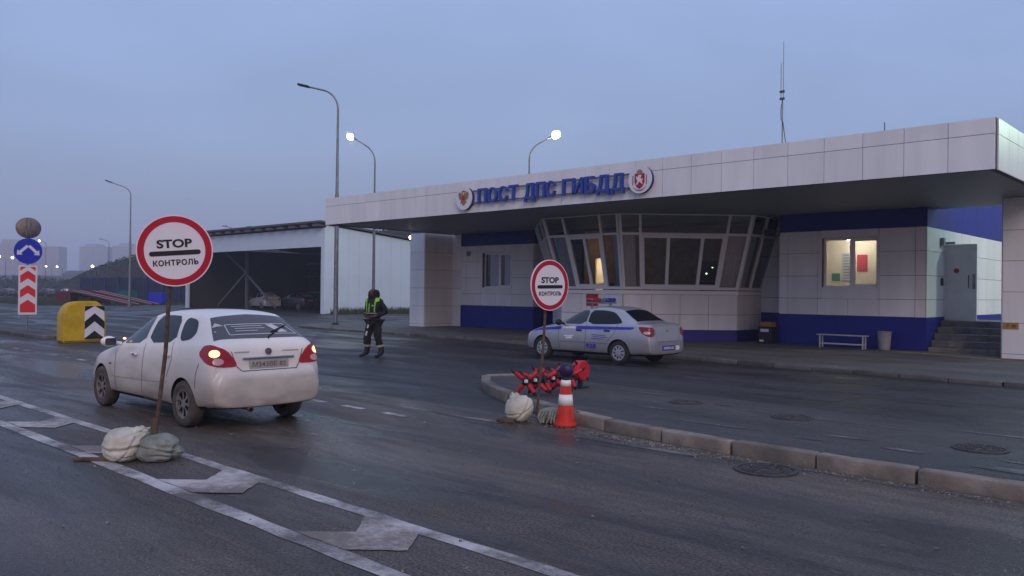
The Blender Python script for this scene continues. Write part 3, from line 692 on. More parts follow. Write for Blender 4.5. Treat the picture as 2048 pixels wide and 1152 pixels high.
flat_window(RW0 + wr[0], RW0 + wr[1], wr[2], wr[3], -10.24, M['glass'])
bl = MB()
for x0, x1 in ((-27.0, -26.34), (-26.08, -25.55)):
    n = 14
    vs = []; fs = []
    for k in range(n + 1):
        x = x0 + (x1 - x0) * k / n; y = WY + .27 + (.025 if k % 2 else 0); vs += [(x, y, 2.0), (x, y, 3.5)]
    for k in range(n): fs.append((2 * k, 2 * k + 2, 2 * k + 3, 2 * k + 1))
    bl.add(vs, fs)
bl.build('blind', M['blind'], wfl, world=True)
# rooms behind the glass
rm_ = MB()
def room(mb, x0, x1, y0, y1, z0, z1, skip=()):
    F = dict(floor=[(x0, y0, z0), (x1, y0, z0), (x1, y1, z0), (x0, y1, z0)], ceil=[(x0, y0, z1), (x0, y1, z1), (x1, y1, z1), (x1, y0, z1)], back=[(x0, y1, z0), (x1, y1, z0), (x1, y1, z1), (x0, y1, z1)],
             left=[(x0, y0, z0), (x0, y1, z0), (x0, y1, z1), (x0, y0, z1)], right=[(x1, y0, z0), (x1, y0, z1), (x1, y1, z1), (x1, y1, z0)])
    for k, f in F.items():
        if k not in skip: mb.add(f, [(0, 1, 2, 3)])
room(rm_, -12.4, -8.2, 27.215, 30.0, .95, 4.0)
rm_.build('lit_room', M['wall_in'], B, world=True)
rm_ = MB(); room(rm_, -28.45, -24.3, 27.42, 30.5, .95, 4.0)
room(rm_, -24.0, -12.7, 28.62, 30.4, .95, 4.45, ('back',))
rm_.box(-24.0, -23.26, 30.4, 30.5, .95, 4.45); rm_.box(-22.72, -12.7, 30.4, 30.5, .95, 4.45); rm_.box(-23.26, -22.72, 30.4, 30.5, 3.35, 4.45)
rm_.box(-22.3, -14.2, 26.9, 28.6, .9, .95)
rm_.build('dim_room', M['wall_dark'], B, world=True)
rm_ = MB(); room(rm_, -23.6, -22.3, 30.51, 32.4, .95, 3.5); rm_.build('corridor', M['wall_in'], B, world=True)
# canopy, soffit, roof, pillars
FX0, FX1, FY, SZ, MZ, TZ = -29.24, -4.45, 19.7, 4.47, 5.235, 5.58
fas = MB(); fk = MB()
def fascia(o, d, nrm, L, n):
    w = WallMB(o, d, nrm)
    for k in range(n):
        w.panel(fas, L * k / n, L * (k + 1) / n, SZ, MZ, .006); w.panel(fas, L * k / n, L * (k + 1) / n, MZ, TZ, .006)
    w.back(0, L, SZ + .004, TZ, .12); fk.add(w.k.v, w.k.f)
fascia((FX0, FY), (1, 0), (0, -1), FX1 - FX0, 27); fascia((FX1, FY + .13), (0, 1), (1, 0), 8.2, 9); fascia((FX0, FY + 8.3), (0, -1), (-1, 0), 8.16, 9)
fas.build('fascia', M['white_panel'], B, world=True)
so2 = MB()
xs_ = [FX0 + .13, -25, -20, -15, -10, -4.6]
for k in range(30):
    y0 = FY + .14 + k * .27
    x0_ = FX0 + .13
    so2.box(x0_, FX1 - .13, y0 + .003, y0 + .267, 4.5, 4.53)
so2.build('soffit', M['soffit'], B, world=True)
rf = MB(); rf.box(FX0 + .14, FX1 - .14, FY + .14, 28.0, 5.4, 5.5); rf.box(-29, -8.05, 28.01, 38, 5.3, 5.45); rf.box(-28.4, -8.17, 27.3, 38, 4.56, 4.6); rf.build('roof', M['roofing'], B, world=True)
def pillar(x0, x1, y0, y1):
    p = MB(); zs = [.0, .2, 1.05, 1.9, 2.75, 3.6, 4.495]
    for o, d, n, L in (((x0, y0), (1, 0), (0, -1), x1 - x0), ((x1, y0), (0, 1), (1, 0), y1 - y0), ((x1, y1), (-1, 0), (0, 1), x1 - x0), ((x0, y1), (0, -1), (-1, 0), y1 - y0)):
        w = WallMB(o, d, n)
        for k in range(6): w.panel(p, 0, L, zs[k], zs[k + 1], .006, .03)
    fk.box(x0, x1, y0, y1, 0, 4.49)
    p.build('pillar', M['white_panel'], B, world=True)
pillar(-30.5, -29.45, 25.35, 27.6); pillar(-5.62, -4.5, 25.75, 27.6)
lk = WallMB((-29.41, 27.1), (1, 0), (0, -1))
for z0, z1 in ((0, 1.05), (1.05, 1.9), (1.9, 2.75), (2.75, 3.6), (3.6, 4.49)): lk.panel(white, 0, .70, z0, z1)
white.build('cladding', M['white_panel'], B, world=True)
seam.build('wall', M['seam'], B, world=True); fk.build('canopy_frame', M['seam'], B, world=True)
# steps, side door
st = MB()
for k in range(5):
    z1 = .2 + k * .2; y0 = 26.95 + k * .31
    for q in range(5): st.bbox(-7.86 + q * .45, -7.86 + q * .45 + .445, y0, y0 + (.33 if k < 4 else 2.4), z1 - .19, z1, .008)
st.build('steps', M['step'], B, world=True)
dr = MB(); dr.bbox(-7.9, -6.98, 28.72, 28.78, 1.01, 3.42, .006)
dd = dr.build('door', M['door'], B, world=True)
h = MB(); h.tube([(-7.2, 28.715, 2.05), (-7.2, 28.66, 2.05), (-7.2, 28.66, 2.42), (-7.2, 28.715, 2.42)], .014, 8); h.build('handle', M['black'], dd, world=True)
h = MB(); h.box(-7.1, -7.02, 28.705, 28.719, 2.0, 2.47); h.build('lock_plate', M['steel'], dd, world=True)
h = MB(); h.prism(circle(.08, 24), (-7.56, 28.718, 2.58), (1, 0, 0), (0, 0, 1), .006); h.build('round_sticker', M['arms_red'], dd, world=True)
h = MB(); h.box(-7.92, -7.6, 28.66, 28.71, 3.43, 3.5); h.tube([(-7.65, 28.68, 3.46), (-7.85, 29.2, 3.5)], .015, 6); h.build('door_closer', M['steel'], dd, world=True)
fr = MB()
for (y0, y1, z0, z1) in ((28.80, 28.88, 1.0, 3.5), (29.82, 29.9, 1.0, 3.5), (28.88, 29.82, 3.42, 3.5)): fr.box(-7.93, -7.88, y0, y1, z0, z1)
fr.build('door_frame', M['pvc'], B, world=True)
fr = MB(); fr.box(-7.93, -7.9, 28.88, 29.82, 1.0, 3.42); fr.build('doorway', M['black'], B, world=True)
b = MB(); b.bbox(-7.925, -7.82, 28.3, 28.5, 3.36, 3.62, .012); b.build('junction_box', M['bin_grey'], B, world=True)
b = MB(); b.bbox(-7.925, -7.87, 28.38, 28.5, 2.1, 2.34, .012); b.build('keypad', M['black'], B, world=True)
b = MB()
for k in range(5): b.box(-28.3, -28.02, 26.945, 26.966, 3.44 + k * .045, 3.47 + k * .045)
b.build('vent_grille', M['seam'], B, world=True)
b = MB(); b.box(-5.6, -5.22, 25.708, 25.718, .88, 1.06); k_ = b.build('yellow_notice', mat('yellow plate', (.36, .20, .02), .5), B, world=True)
b = MB()
b.add([(-5.52, 25.703, .93), (-5.49, 25.703, .93), (-5.44, 25.703, 1.0), (-5.47, 25.703, 1.03), (-5.5, 25.703, 1.0)], [(0, 1, 2, 3, 4)]); b.build('pictogram', M['ink_brown'], k_, world=True); b = MB(); b.box(-5.38, -5.28, 25.702, 25.707, .93, 1.01)
b.build('pictogram', M['ink_brown'], k_, world=True)
b = MB(); b.prism(rrect(.52, .44, .02), (-18.22, 23.655, 1.50), (1, 0, 0), (0, 0, 1), .02)
pq = b.build('plaque', M['plaque'], B, world=True)
b = MB()
for k in range(5): b.box(-18.22 - .16 + .02 * (k % 3), -18.22 + .16 - .025 * ((k + 1) % 3), 23.629, 23.6345, 1.35 + k * .065, 1.365 + k * .065)
b.build('lettering', M['plaque_text'], pq, world=True)

# room lights (lit lamps behind the windows; the corridor one is assumed, the one in the bay's left end is added)
def point(name, loc, e, col, r=.1):
    l = bpy.data.lights.new(name, 'POINT'); l.energy = e; l.color = col; l.shadow_soft_size = r
    o = bpy.data.objects.new(name, l); COL.objects.link(o); o.location = loc; return o
t = thing('ceiling_lamp', 'small lit lamp fitting under the ceiling inside the lit right window', 'lamp', (-11.0, 29.2, 3.9))
b = MB(); b.lathe([(.001, .08), (.09, .08), (.09, .0), (.03, -.03), (.001, -.03)], 16); b.build('base', M['chrome'], t)
for k in range(3):
    b = MB(); tt = k * 2.1 + .4; b.tube([(0, 0, -.02), (math.cos(tt) * .2, math.sin(tt) * .2, -.04), (math.cos(tt) * .28, math.sin(tt) * .28, -.12)], [.012, .012, .03], 8); b.build('arm', M['chrome'], t)
    b = MB(); b.lathe([(.001, -.2), (.05, -.18), (.05, -.12), (.001, -.1)], 12, o=(math.cos(tt) * .28, math.sin(tt) * .28, 0)); b.build('lamp_shade', M['tube'], t)
t = thing('ceiling_lamp', 'assumed flat lit ceiling lamp in the narrow bright corridor behind the bay', 'lamp', (-22.9, 31.3, 3.42))  # assumed fitting, unseen, that makes the doorway behind the bay bright
b = MB(); b.bbox(-.25, .25, -.25, .25, .03, .08, .01); b.build('base', M['white'], t); b = MB(); b.bbox(-.2, .2, -.2, .2, -.02, .029, .01); b.build('lens', mat('assumed corridor lamp', (1, 1, 1), .4, emit=(1, .78, .48), estr=35), t)
t = thing('ceiling_lamp', 'added unseen ceiling lamp warming the left end of the glazed bay', 'lamp', (-23.4, 29.3, 4.36))  # added lamp, out of sight, to warm the bay interior
b = MB(); b.bbox(-.2, .2, -.2, .2, .03, .08, .01); b.build('base', M['white'], t); b = MB(); b.bbox(-.16, .16, -.16, .16, -.02, .029, .01); b.build('lens', mat('bay lamp', (1, 1, 1), .4, emit=(1, .70, .40), estr=9), t)
t = thing('cabinet', 'low grey cabinet at the back wall of the lit room', 'cabinet', (-9.75, 29.6, .95))
b = MB(); b.bbox(-.35, .35, -.25, .25, .0, 1.35, .01); b.build('body', M['bench'], t); b = MB(); b.box(-.32, -.01, -.265, -.251, .05, 1.3); b.build('door', M['door'], t); b = MB(); b.box(.01, .32, -.265, -.251, .05, 1.3); b.build('door', M['door'], t)
def poster(name, x0, x1, z0, z1, m, lab, cat, lines=0, y=29.99):
    t = thing(name, lab, cat, ((x0 + x1) / 2, y, (z0 + z1) / 2))
    w, h = (x1 - x0) / 2, (z1 - z0) / 2
    b = MB(); b.box(-w, w, -.015, 0, -h, h); b.build('sheet', m, t)
    if lines:
        b = MB()
        for k in range(lines): z = h - (k + .8) * 2 * h / (lines + .6); b.box(-w * .75, w * (.7 - .2 * (k % 2)), -.019, -.016, z - .012, z + .012)
        b.build('printed_lines', M['seam'] if m != M['poster_red'] else M['plaque_text'], t)
poster('poster', -11.14, -10.78, 2.62, 3.22, M['poster_red'], 'red poster on the wall inside the lit right window', 'poster', 6)
poster('notice_board', -11.68, -11.2, 2.3, 3.3, M['poster_white'], 'pale framed notice board on the wall inside the lit right window', 'notice board', 9)
poster('leaflet', -12.05, -11.75, 2.28, 2.56, M['poster_green'], 'small dark green notice low on the wall inside the lit window', 'notice', 0)
t = thing('desk', 'dim desk inside the glazed bay window', 'desk', (-18.3, 25.0, .95))
b = MB(); b.box(-2.2, 2.2, -.35, .35, .7, .74); b.build('desktop', M['wall_dark'], t)
for sx in (-2.1, 2.1): b = MB(); b.box(sx - .04, sx + .04, -.32, .32, 0, .7); b.build('leg', M['wall_dark'], t)
for (x, y, lab) in ((-18.5, 25.0, 'dark monitor on the desk behind the opened bay sash'), (-16.9, 25.1, 'small dark monitor behind the bay corner post')):
    t = thing('monitor', lab, 'monitor', (x, y, 1.69)); b = MB(); b.bbox(-.24, .24, -.03, .03, .1, .43, .01); b.build('screen', M['black'], t); b = MB(); b.box(-.1, .1, -.08, .08, 0, .015); b.box(-.02, .02, -.02, .02, .0151, .099); b.build('stand', M['black'], t)
t = thing('equipment_rack', 'dark equipment rack with two small lit lamps inside the glazed bay', 'rack', (-16.25, 28.75, .95))
b = MB(); b.bbox(-.45, .45, -.2, .25, 0, 2.1, .02); b.build('body', M['black'], t)
for k, (x, z) in enumerate(((-.14, 1.60), (.12, 1.83))): b = MB(); b.lathe([(.001, -.045), (.024 - k * .008, -.035), (.03 - k * .01, 0)], 10, 'Y', o=(x, -.201, z)); b.build('lamp', mat('equipment light %d' % k, (1, 1, 1), .4, emit=(.8, 1, .6), estr=3.5), t)
b = MB()
for z in (.5, .9, 1.3): b.box(-.4, .4, -.215, -.201, z - .01, z + .01)
b.build('shelf_edge', M['steel'], t)

# ------------------------------------------------------------------ raised sign letters and roundels
S = thing('building_sign', 'raised blue Cyrillic letters on two rails across the canopy front', 'sign', (-17, FY - .16, 5.0))
def rail(z): b = MB(); b.box(-3.4, 3.36, .05, .08, z - .02, z + .02); b.build('rail', M['pole_dark'], S)
rail(.19); rail(-.2)
words = (('ПОСТ', -3.0, -1.10, .0), ('ДПС', -.86, .50, -.03), ('ГИБДД', .74, 3.12, -.03))
lt = [];
for wd, x0, x1, dz in words:
    n = len(wd); wgt = {'П': 1.0, 'О': 1.05, 'С': 1.0, 'Т': .92, 'Д': 1.18, 'Г': .86, 'И': 1.08, 'Б': 1.0}
    tot = sum(wgt[c] for c in wd); x = x0
    for c in wd:
        wv = (x1 - x0) * wgt[c] / tot; b = MB(); dd_ = c == 'Д'
        hgt = .60 if dd_ else .5; cz = -.05 if dd_ else 0
        text_into(b, c, (x + wv / 2, .045, cz), (1, 0, 0), (0, 0, 1), wv * .86, hgt, .10, bold=.018)
        b.build('letter', M['sign_blue'], S); x += wv
def roundel(x, z, r, lab):
    t = thing('emblem_roundel', lab, 'emblem', (x, FY - .16, z))
    b = MB(); b.lathe([(.001, .125), (r, .125), (r, .0)], 48, 'Y', smooth=False); b.build('drum', M['sign_blue_side'], t)
    b = MB(); b.lathe([(r * 1.03, .0), (r * 1.03, -.03), (.001, -.03)], 48, 'Y', smooth=False); b.lathe([(.001, -.001), (r * 1.03, -.001)], 48, 'Y'); b.build('face', M['sign_white'], t)
    return t
t = roundel(-20.66, 4.97, .385, 'white round emblem with gilt double headed eagle at the left of the letters')
eg = MB(); gs = .34
half = [(.0, .30), (.05, .34), (.10, .52), (.2, .60), (.30, .54), (.20, .50), (.17, .40), (.2, .30), (.36, .52), (.56, .66), (.70, .62), (.62, .52), (.76, .46), (.64, .38), (.76, .28), (.62, .22), (.70, .10), (.56, .08), (.60, -.06), (.46, -.06), (.38, -.16), (.26, -.10), (.30, -.26), (.46, -.40), (.40, -.50), (.22, -.38), (.14, -.34), (.18, -.56), (.10, -.66), (0, -.7)]
pts = half + [(-x, y) for x, y in reversed(half[1:-1])]
eg.prism([(x * gs, y * gs) for x, y in pts], (0, -.031, 0), (1, 0, 0), (0, 0, 1), .02)
for cx, cy, r in ((0, .74, .11), (-.22, .68, .08), (.22, .68, .08)): eg.prism([(x * gs, y * gs) for x, y in [(cx - r, cy - r * .6), (cx + r, cy - r * .6), (cx + r * 1.2, cy + r * .5), (cx + r * .4, cy + r * .2), (cx, cy + r), (cx - r * .4, cy + r * .2), (cx - r * 1.2, cy + r * .5)]], (0, -.031, 0), (1, 0, 0), (0, 0, 1), .018)
eg.build('eagle', M['gold'], t)
sh = MB(); sh.prism([(x * gs, y * gs) for x, y in [(-.17, .2), (.17, .2), (.17, -.08), (0, -.24), (-.17, -.08)]], (0, -.052, 0), (1, 0, 0), (0, 0, 1), .01); sh.build('shield', M['arms_red'], t)
t = roundel(-13.37, 5.0, .385, 'white round emblem with red shield and pale griffin at the right of the letters')
sh = MB(); sh.prism([(-.165, .17), (.165, .17), (.165, -.08), (.10, -.2), (0, -.27), (-.10, -.2), (-.165, -.08)], (0, -.031, 0), (1, 0, 0), (0, 0, 1), .015); sh.build('shield', M['arms_red'], t)
gr = MB(); gr.prism([(-.11, -.14), (-.06, -.05), (-.10, .02), (-.11, .10), (-.05, .06), (-.02, .13), (.05, .13), (.08, .09), (.04, .06), (.07, .0), (.12, .02), (.09, -.06), (.11, -.14), (.06, -.12), (.03, -.07), (-.03, -.08), (-.06, -.15)], (0, -.047, 0), (1, 0, 0), (0, 0, 1), .012); gr.build('griffin', M['sign_white'], t)
tp = MB(); tp.prism(circle(.1, 16, 0, .19, 0, PI * 1.07) , (0, -.031, 0), (1, 0, 0), (0, 0, 1), .012); tp.build('rising_sun', M['arms_green'], t)
fl = MB()
for sx in (-1, 1): fl.prism([(sx * .23 - .012, .12), (sx * .23 + .012, .12), (sx * .23 + .012, -.15), (sx * .23 - .012, -.15)], (0, -.031, 0), (1, 0, 0), (0, 0, 1), .01)
fl.prism([(-.24, -.2), (-.1, -.28), (0, -.3), (.1, -.28), (.24, -.2), (.1, -.31), (0, -.33), (-.1, -.31)], (0, -.031, 0), (1, 0, 0), (0, 0, 1), .01); fl.build('columns', M['sign_back'], t)
# roof aerials
t = thing('antenna', 'tall thin whip aerial with a short rod and hanging cable on the canopy roof', 'antenna', (-10.28, 22.0, 5.5))
b = MB(); b.tube([(0, 0, 0), (0, 0, 1.75)], .022, 8); b.build('mast', M['antenna'], t)
b = MB(); b.tube([(.02, 0, 1.75), (.02, 0, 3.4)], [.014, .009], 8); b.tube([(-.05, 0, 1.8), (-.05, 0, 2.78)], .011, 6); b.build('whip', M['antenna'], t)
b = MB()
for z in (1.78, 1.98): b.box(-.08, .05, -.03, .03, z - .03, z + .03)
b.build('clamp', M['seam'], t)
b = MB(); b.tube([(.02, -.03, 1.75), (-.035, -.03, 1.5), (-.03, -.03, 1.2), (.03, -.03, 1.1), (.1, -.03, .6), (.22, -.03, .01)], .010, 6); b.build('cable', M['black'], t)
t = thing('lightning_rod', 'short thin rod standing on the canopy roof near its right end', 'rod', (-7.51, 22, 5.5))
b = MB(); b.tube([(0, 0, 0), (0, 0, .74)], .012, 6); b.box(-.04, .04, -.04, .04, 0, .03); b.build('rod', M['seam'], t)
t = thing('surveillance_camera', 'dark surveillance camera on the wall under the canopy beside the bay', 'camera', (-12.78, 26.9, 3.95))
b = MB(); b.tube([(0, .065, 0), (0, -.05, 0), (-.06, -.14, -.03)], .03, 8); b.build('bracket', M['black'], t)
b = MB(); b.lathe([(.001, -.2), (.10, -.2), (.12, -.12), (.12, .12), (.09, .17), (.001, .17)], 18, 'X', o=(-.08, -.22, -.05)); b.build('housing', M['black'], t)
# things standing along the front wall
t = thing('bench', 'low white framed bench with thin slatted seat under the lit window', 'bench', (-10.2, 26.25, .075))
b = MB()
for k in range(3): b.bbox(-.78, .78, -.15 + k * .105, -.15 + k * .105 + .09, .40, .43, .006)
b.build('seat', M['bench'], t)
for sx in (-.68, .68):
    for sy in (-.11, .11): b = MB(); b.box(sx - .018, sx + .018, sy - .018, sy + .018, 0, .399); b.build('leg', M['bench'], t)
b = MB(); b.box(-.66, .66, -.122, -.1, .12, .15); b.box(-.66, .66, .1, .122, .12, .15); b.build('stretcher', M['bench'], t)
t = thing('litter_bin', 'round grey litter bin standing right of the bench', 'bin', (-9.0, 26.5, .075))
b = MB(); b.lathe([(.001, 0), (.16, 0), (.17, .02), (.205, .54), (.001, .54)], 24); b.build('body', M['bin_grey'], t)
b = MB(); b.lathe([(.19, .541), (.215, .541), (.215, .575), (.19, .575), (.185, .52)], 24); b.build('rim', M['bin_grey'], t)
t = thing('waste_box', 'black box with orange lid and white labels against the blue wall base', 'bin', (-12.95, 26.72, .075))
b = MB(); b.bbox(-.26, .26, -.2, .2, 0, .56, .02); b.build('body', M['black'], t)
b = MB(); b.bbox(-.23, .23, -.18, .2, .561, .74, .05); b.build('lid', M['orange'], t)
for q in ((-.17, .13, .40, .50), (-.2, -.05, .06, .13)): b = MB(); b.box(q[0], q[1], -.206, -.202, q[2], q[3]); b.build('label', M['sign_white'], t)
# ------------------------------------------------------------------ stop signs with sacks
def stop_sign(label, loc, nrm, D, hc, lean, rollz, pole_r):
    """Round STOP / КОНТРОЛЬ sign on a thin rusty pole."""
    t = thing('stop_sign', label, 'road sign', loc)
    n = Vector((*nrm, 0)).normalized(); ux = Vector((-n.y, n.x, 0)); uz = Vector((0, 0, 1))
    top = Vector((lean[0], lean[1], hc))
    q = Matrix.Rotation(rollz, 3, n); ux = q @ ux; uz = q @ uz
    b = MB(); bend = top * .5 + ux * .015
    b.tube([(0, 0, 0), tuple(bend), tuple(top + uz * D * .32 - n * .0)], pole_r, 10); b.build('pole', M['rust'], t)
    c = top + n * (pole_r + .022); r = D / 2
    b = MB(); b.prism(circle(r, 64), c - n * .008, ux, uz, .016)
    b.build('plate', M['sign_white'], t)
    b = MB(); b.prism(circle(r * .995, 64), c - n * .012, ux, uz, .003); ring(b, c, ux, uz, r * .96, r * 1.0, -.018, -.0125); pb = b.build('backing', M['sign_back'], t)
    for s in (-.2, .2): b = MB(); bar(b, c + uz * s * D - ux * .09 - n * .03, c + uz * s * D + ux * .09 - n * .03, .03, .014, n); b.build('clamp', M['steel'], t)
    b = MB(); ring(b, c, ux, uz, r * .795, r * .965, .0085, .0105, 72); b.build('border', M['sign_red'], t)
    b = MB(); text_into(b, 'STOP', c + uz * r * .20 + n * .009, ux, uz, r * .92, r * .24, .002, bold=.035); b.build('lettering', M['ink'], t)
    b = MB(); b.prism(rrect(r * 1.34, r * .135, r * .066), c - uz * r * .065 + n * .0085, ux, uz, .002); b.build('bar', M['ink'], t)
    b = MB(); text_into(b, 'КОНТРОЛЬ', c - uz * r * .33 + n * .009, ux, uz, r * 1.18, r * .17, .002, bold=.034, space=1.1); b.build('lettering', M['ink'], t)
    return t
stop_sign('large round stop sign on a leaning rusty pole beside the white hatchback', (-8.75, 3.77, .02), (.92, -.40), .76, 2.13, (.14, .14), math.radians(5), .022)
stop_sign('round stop sign on an upright thin pole at the island tip by the cone', (-7.49, 8.5, .05), (.99, -.12), .70, 1.80, (.10, .09), math.radians(1), .019)

def sack(name, label, loc, r, seed, m, rz=0, creases=(), neck=None, flat_=.8, lump=.10, nfold=0, fold_dir=None):
    """Filled woven sack: soft bulging body, long cloth creases, gathered folds towards its tied neck."""
    bm = bmesh.new(); bmesh.ops.create_icosphere(bm, subdivisions=5, radius=1)
    o = Vector((seed * 3.7, seed * 1.9, 0)); nk = Vector(neck).normalized() if neck else None
    ax = nk.orthogonal().normalized() if nk else None; ay = nk.cross(ax) if nk else None
    for v in bm.verts:
        p = v.co.copy(); e = Vector((abs(p.x) ** 2.6, abs(p.y) ** 2.6, abs(p.z) ** 2.6)); d = 1 / (e.x + e.y + e.z) ** (1 / 2.6)
        d = .55 * d + .45; d *= 1 + lump * noise.noise(p * 1.1 + o)
        for (cd, cw, dep) in creases:
            c = Vector(cd); k = p.dot(c.normalized()) - .12 * noise.noise(p * 1.7 + o) - c.length + 1; d -= dep * math.exp(-(k / cw) ** 2) - dep * .35 * math.exp(-((k - 2.2 * cw) / cw) ** 2)
        d += .018 * noise.noise(p * 4.5 + o)
        if nk:
            c = p.dot(nk); an = math.atan2(p.dot(ay), p.dot(ax)); g = max(0, min(1, (c - .25) / .75))
            d += g * .055 * math.sin(an * 11 + 2.2 * noise.noise(p * 2 + o)); d -= .10 * math.exp(-((c - .86) / .09) ** 2)
            if c > .9: d += (c - .9) * 2.6 + .12 * (c - .9) * 10 * math.sin(an * 5) * .6
        if nfold:
            f = Vector(fold_dir).normalized(); s_ = (p - f * p.dot(f)); an = math.atan2(s_.z, s_.dot(f.cross(Vector((0, 0, 1))).normalized()))
            ph = an * nfold + 2.5 * noise.noise(p * 1.4 + o); d += .11 * (abs(math.sin(ph)) - .5) * max(.15, min(1, .5 + p.dot(f)))
        q = p * d; v.co = Vector((q.x * r[0], q.y * r[1], max(q.z, -flat_ - .02 * noise.noise(p * 3 + o)) * r[2]))
    zmin = min(v.co.z for v in bm.verts)
    for v in bm.verts: v.co.z -= zmin
    t = thing(name, label, 'sack', loc, rz); mb = MB(); mb.bm(bm, smooth=True); mb.build('body', m, t)
    return t
t = sack('sandbag', 'upright pale woven sack weighing down the large leaning stop sign', (-8.53, 3.38, .005), (.19, .20, .175), 4, M['sack_white'], .3, (((.1, -.2, .98), .08, .12), ((.75, -.5, .35), .06, .09), ((-.3, -.75, .5), .05, .07), ((.55, -.6, .75), .04, .08)), (.62, .45, .62), .93)
b = MB()
for k in range(7):
    a_ = k * .9; b.tube([(.09, .07, .27), (.115 + .04 * math.cos(a_), .085 + .04 * math.sin(a_), .295), (.14 + .075 * math.cos(a_), .10 + .07 * math.sin(a_), .305 + .025 * math.sin(k * 2.2))], [.02, .026, .008], 6)
b.build('gathered_neck', M['sack_white'], t)
t = sack('sandbag', 'slumped grey green woven sack right of the leaning sign pole', (-8.30, 3.62, .005), (.205, .17, .145), 11, M['sack_grey'], .75, (((.3, .2, .9), .05, .12), ((.2, -.7, .6), .05, .10), ((.6, -.5, .4), .04, .08)), (.9, .15, -.25), .8, .16, 8, (1, .1, -.2))
t = sack('sandbag', 'round pale sack at the foot of the island stop sign', (-7.52, 8.18, .005), (.19, .18, .185), 21, M['sack_white'], .2, (((-.5, -.6, .5), .08, .09), ((-.1, -.4, .9), .06, .07)), (-.5, .2, .85), .9)
t = sack('sandbag', 'small flat grey sack with loose straps between the pale sack and the cone', (-7.14, 8.44, .005), (.20, .14, .11), 33, M['sack_grey'], .3, (), None, .75, .12, 6, (1, 0, 0))
b = MB(); rr_ = random.Random(8)
for k in range(6):
    x = -.12 + k * .045; b.tube([(x + .04, -.05, .15), (x, -.13, .16), (x - .01 + rr_.uniform(-.02, .02), -.18, .085), (x + rr_.uniform(-.04, .04), -.21, .012)], [.014, .020, .018, .012], 6)
b.tube([(.0, -.04, .15), (.14, .02, .21), (.26, .06, .19), (.36, .1, .14)], .016, 6)
b.build('straps', M['rope'], t)
t = thing('sign_foot', 'rusty iron foot plate and bar under the leaning stop sign', 'base', (-8.72, 3.68, .005))
b = MB(); b.bbox(-.14, .12, -.12, .12, 0, .035, .008); b.build('plate', M['rust'], t)
b = MB(); b.tube([(.02, .07, .036), (.02, .08, .36)], .034, 10); b.tube([(.0, 0, .06), (.22, -.22, .05), (.3, -.34, .03)], .03, 8); b.build('pipe', M['rust'], t)
t = thing('plank', 'short dark board lying on the road under the pale sack left of the sign', 'board', (-8.72, 3.16, .006), .75)
b = MB(); b.bbox(-.2, .2, -.035, .035, 0, .03, .006); b.build('board', M['rust'], t)
t = thing('plank', 'small brown wood block beside the sack at the island stop sign', 'board', (-7.58, 7.97, .006), .3)
b = MB(); b.bbox(-.12, .12, -.04, .04, 0, .05, .01); b.build('board', M['rust'], t)

# ------------------------------------------------------------------ cone with beacon, spiked barrier
t = thing('traffic_cone', 'orange red and white striped traffic cone at the island kerb', 'cone', (-6.86, 8.36, .004))
def cr(z): return .122 - (z - .07) * .118 if z > .07 else .13
b = MB(); b.lathe([(.001, .0), (.158, 0), (.158, .022), (.142, .036), (.128, .07), (cr(.0701), .085), (cr(.585), .585), (.001, .59)], 40); b.build('body', M['cone_red'], t)
for z0, z1 in ((.27, .41), (.52, .60)): b = MB(); b.lathe([(cr(z0) + .001, z0), (cr(z0) + .004, z0), (cr(z1) + .004, z1), (cr(z1) + .001, z1)], 40); b.build('reflective_band', M['cone_white'], t)
t = thing('warning_beacon', 'dark blue round warning lamp fixed on top of the traffic cone', 'warning lamp', (-6.86, 8.36, .594))
b = MB(); b.lathe([(.001, 0), (.05, 0), (.045, .05), (.001, .05)], 16); b.build('socket', M['black'], t)
b = MB(); b.lathe([(.001, -.05), (.06, -.046), (.09, -.026), (.096, .0), (.09, .026), (.06, .046), (.001, .05)], 32, 'Y', o=(0, 0, .13))
for p in range(len(b.v)): x, y, z = b.v[p]; b.v[p] = (x * .85 - y * .52, x * .52 + y * .85, z)
b.build('lens', M['navy'], t)
BO = Vector((-8.6, 10.0, .122))
T = thing('spiked_barrier', 'folding barrier of red painted spiked crosses with black tips on the island', 'barrier', tuple(BO), 0)
P0, P1 = Vector((-8.62, 9.52, .34)) - BO, Vector((-8.66, 10.72, .38)) - BO
b = MB(); b.tube([P0, P1], .022, 10); b.build('axle', M['black'], T)
rb_ = random.Random(2)
AXD = (P1 - P0).normalized()
for k in range(6):
    c = P0.lerp(P1, k / 5.3); sx = Vector((.73, .68, 0)); ny = Vector((0, 0, 1)); ph = (0, .2, -.15, .3, .05, -.2)[k]
    c.z = .23
    b = MB(); tips_ = []; cp = MB()
    for q in range(4):
        t_ = PI / 4 + q * PI / 2 + ph; d = (sx * math.cos(t_) + ny * math.sin(t_) + AXD * .25 * (-1) ** q).normalized()
        L = .31 if d.z > 0 else min(.31, .222 / max(.2, -d.z))
        b.tube([c + d * .03, c + d * L * .35], [.024, .040], 6); b.tube([c + d * L * .35, c + d * L * .76], [.042, .032], 6)
        tips_.append((c + d * L * .76, c + d * L)); cp.tube([c + d * .0, c + d * .07], [.04, .036], 6)
    s_ = b.build('spike_cross', M['spike_red'], T); [MB().tube([q0, q1], [.034, .005], 6).build('tip', M['black'], s_) for q0, q1 in tips_]; cp.build('hub', M['black'], s_)
    if k in (0, 1, 3): n_ = Vector((.66, -.75, 0)) * .055; b = MB(); b.bbox(c.x + n_.x - .02, c.x + n_.x + .03, c.y + n_.y - .02, c.y + n_.y + .02, c.z - .015, c.z + .035, .008); b.build('latch', M['cone_white'], s_)
c = P1 + Vector((-.10, .34, .0)); c.z = .30
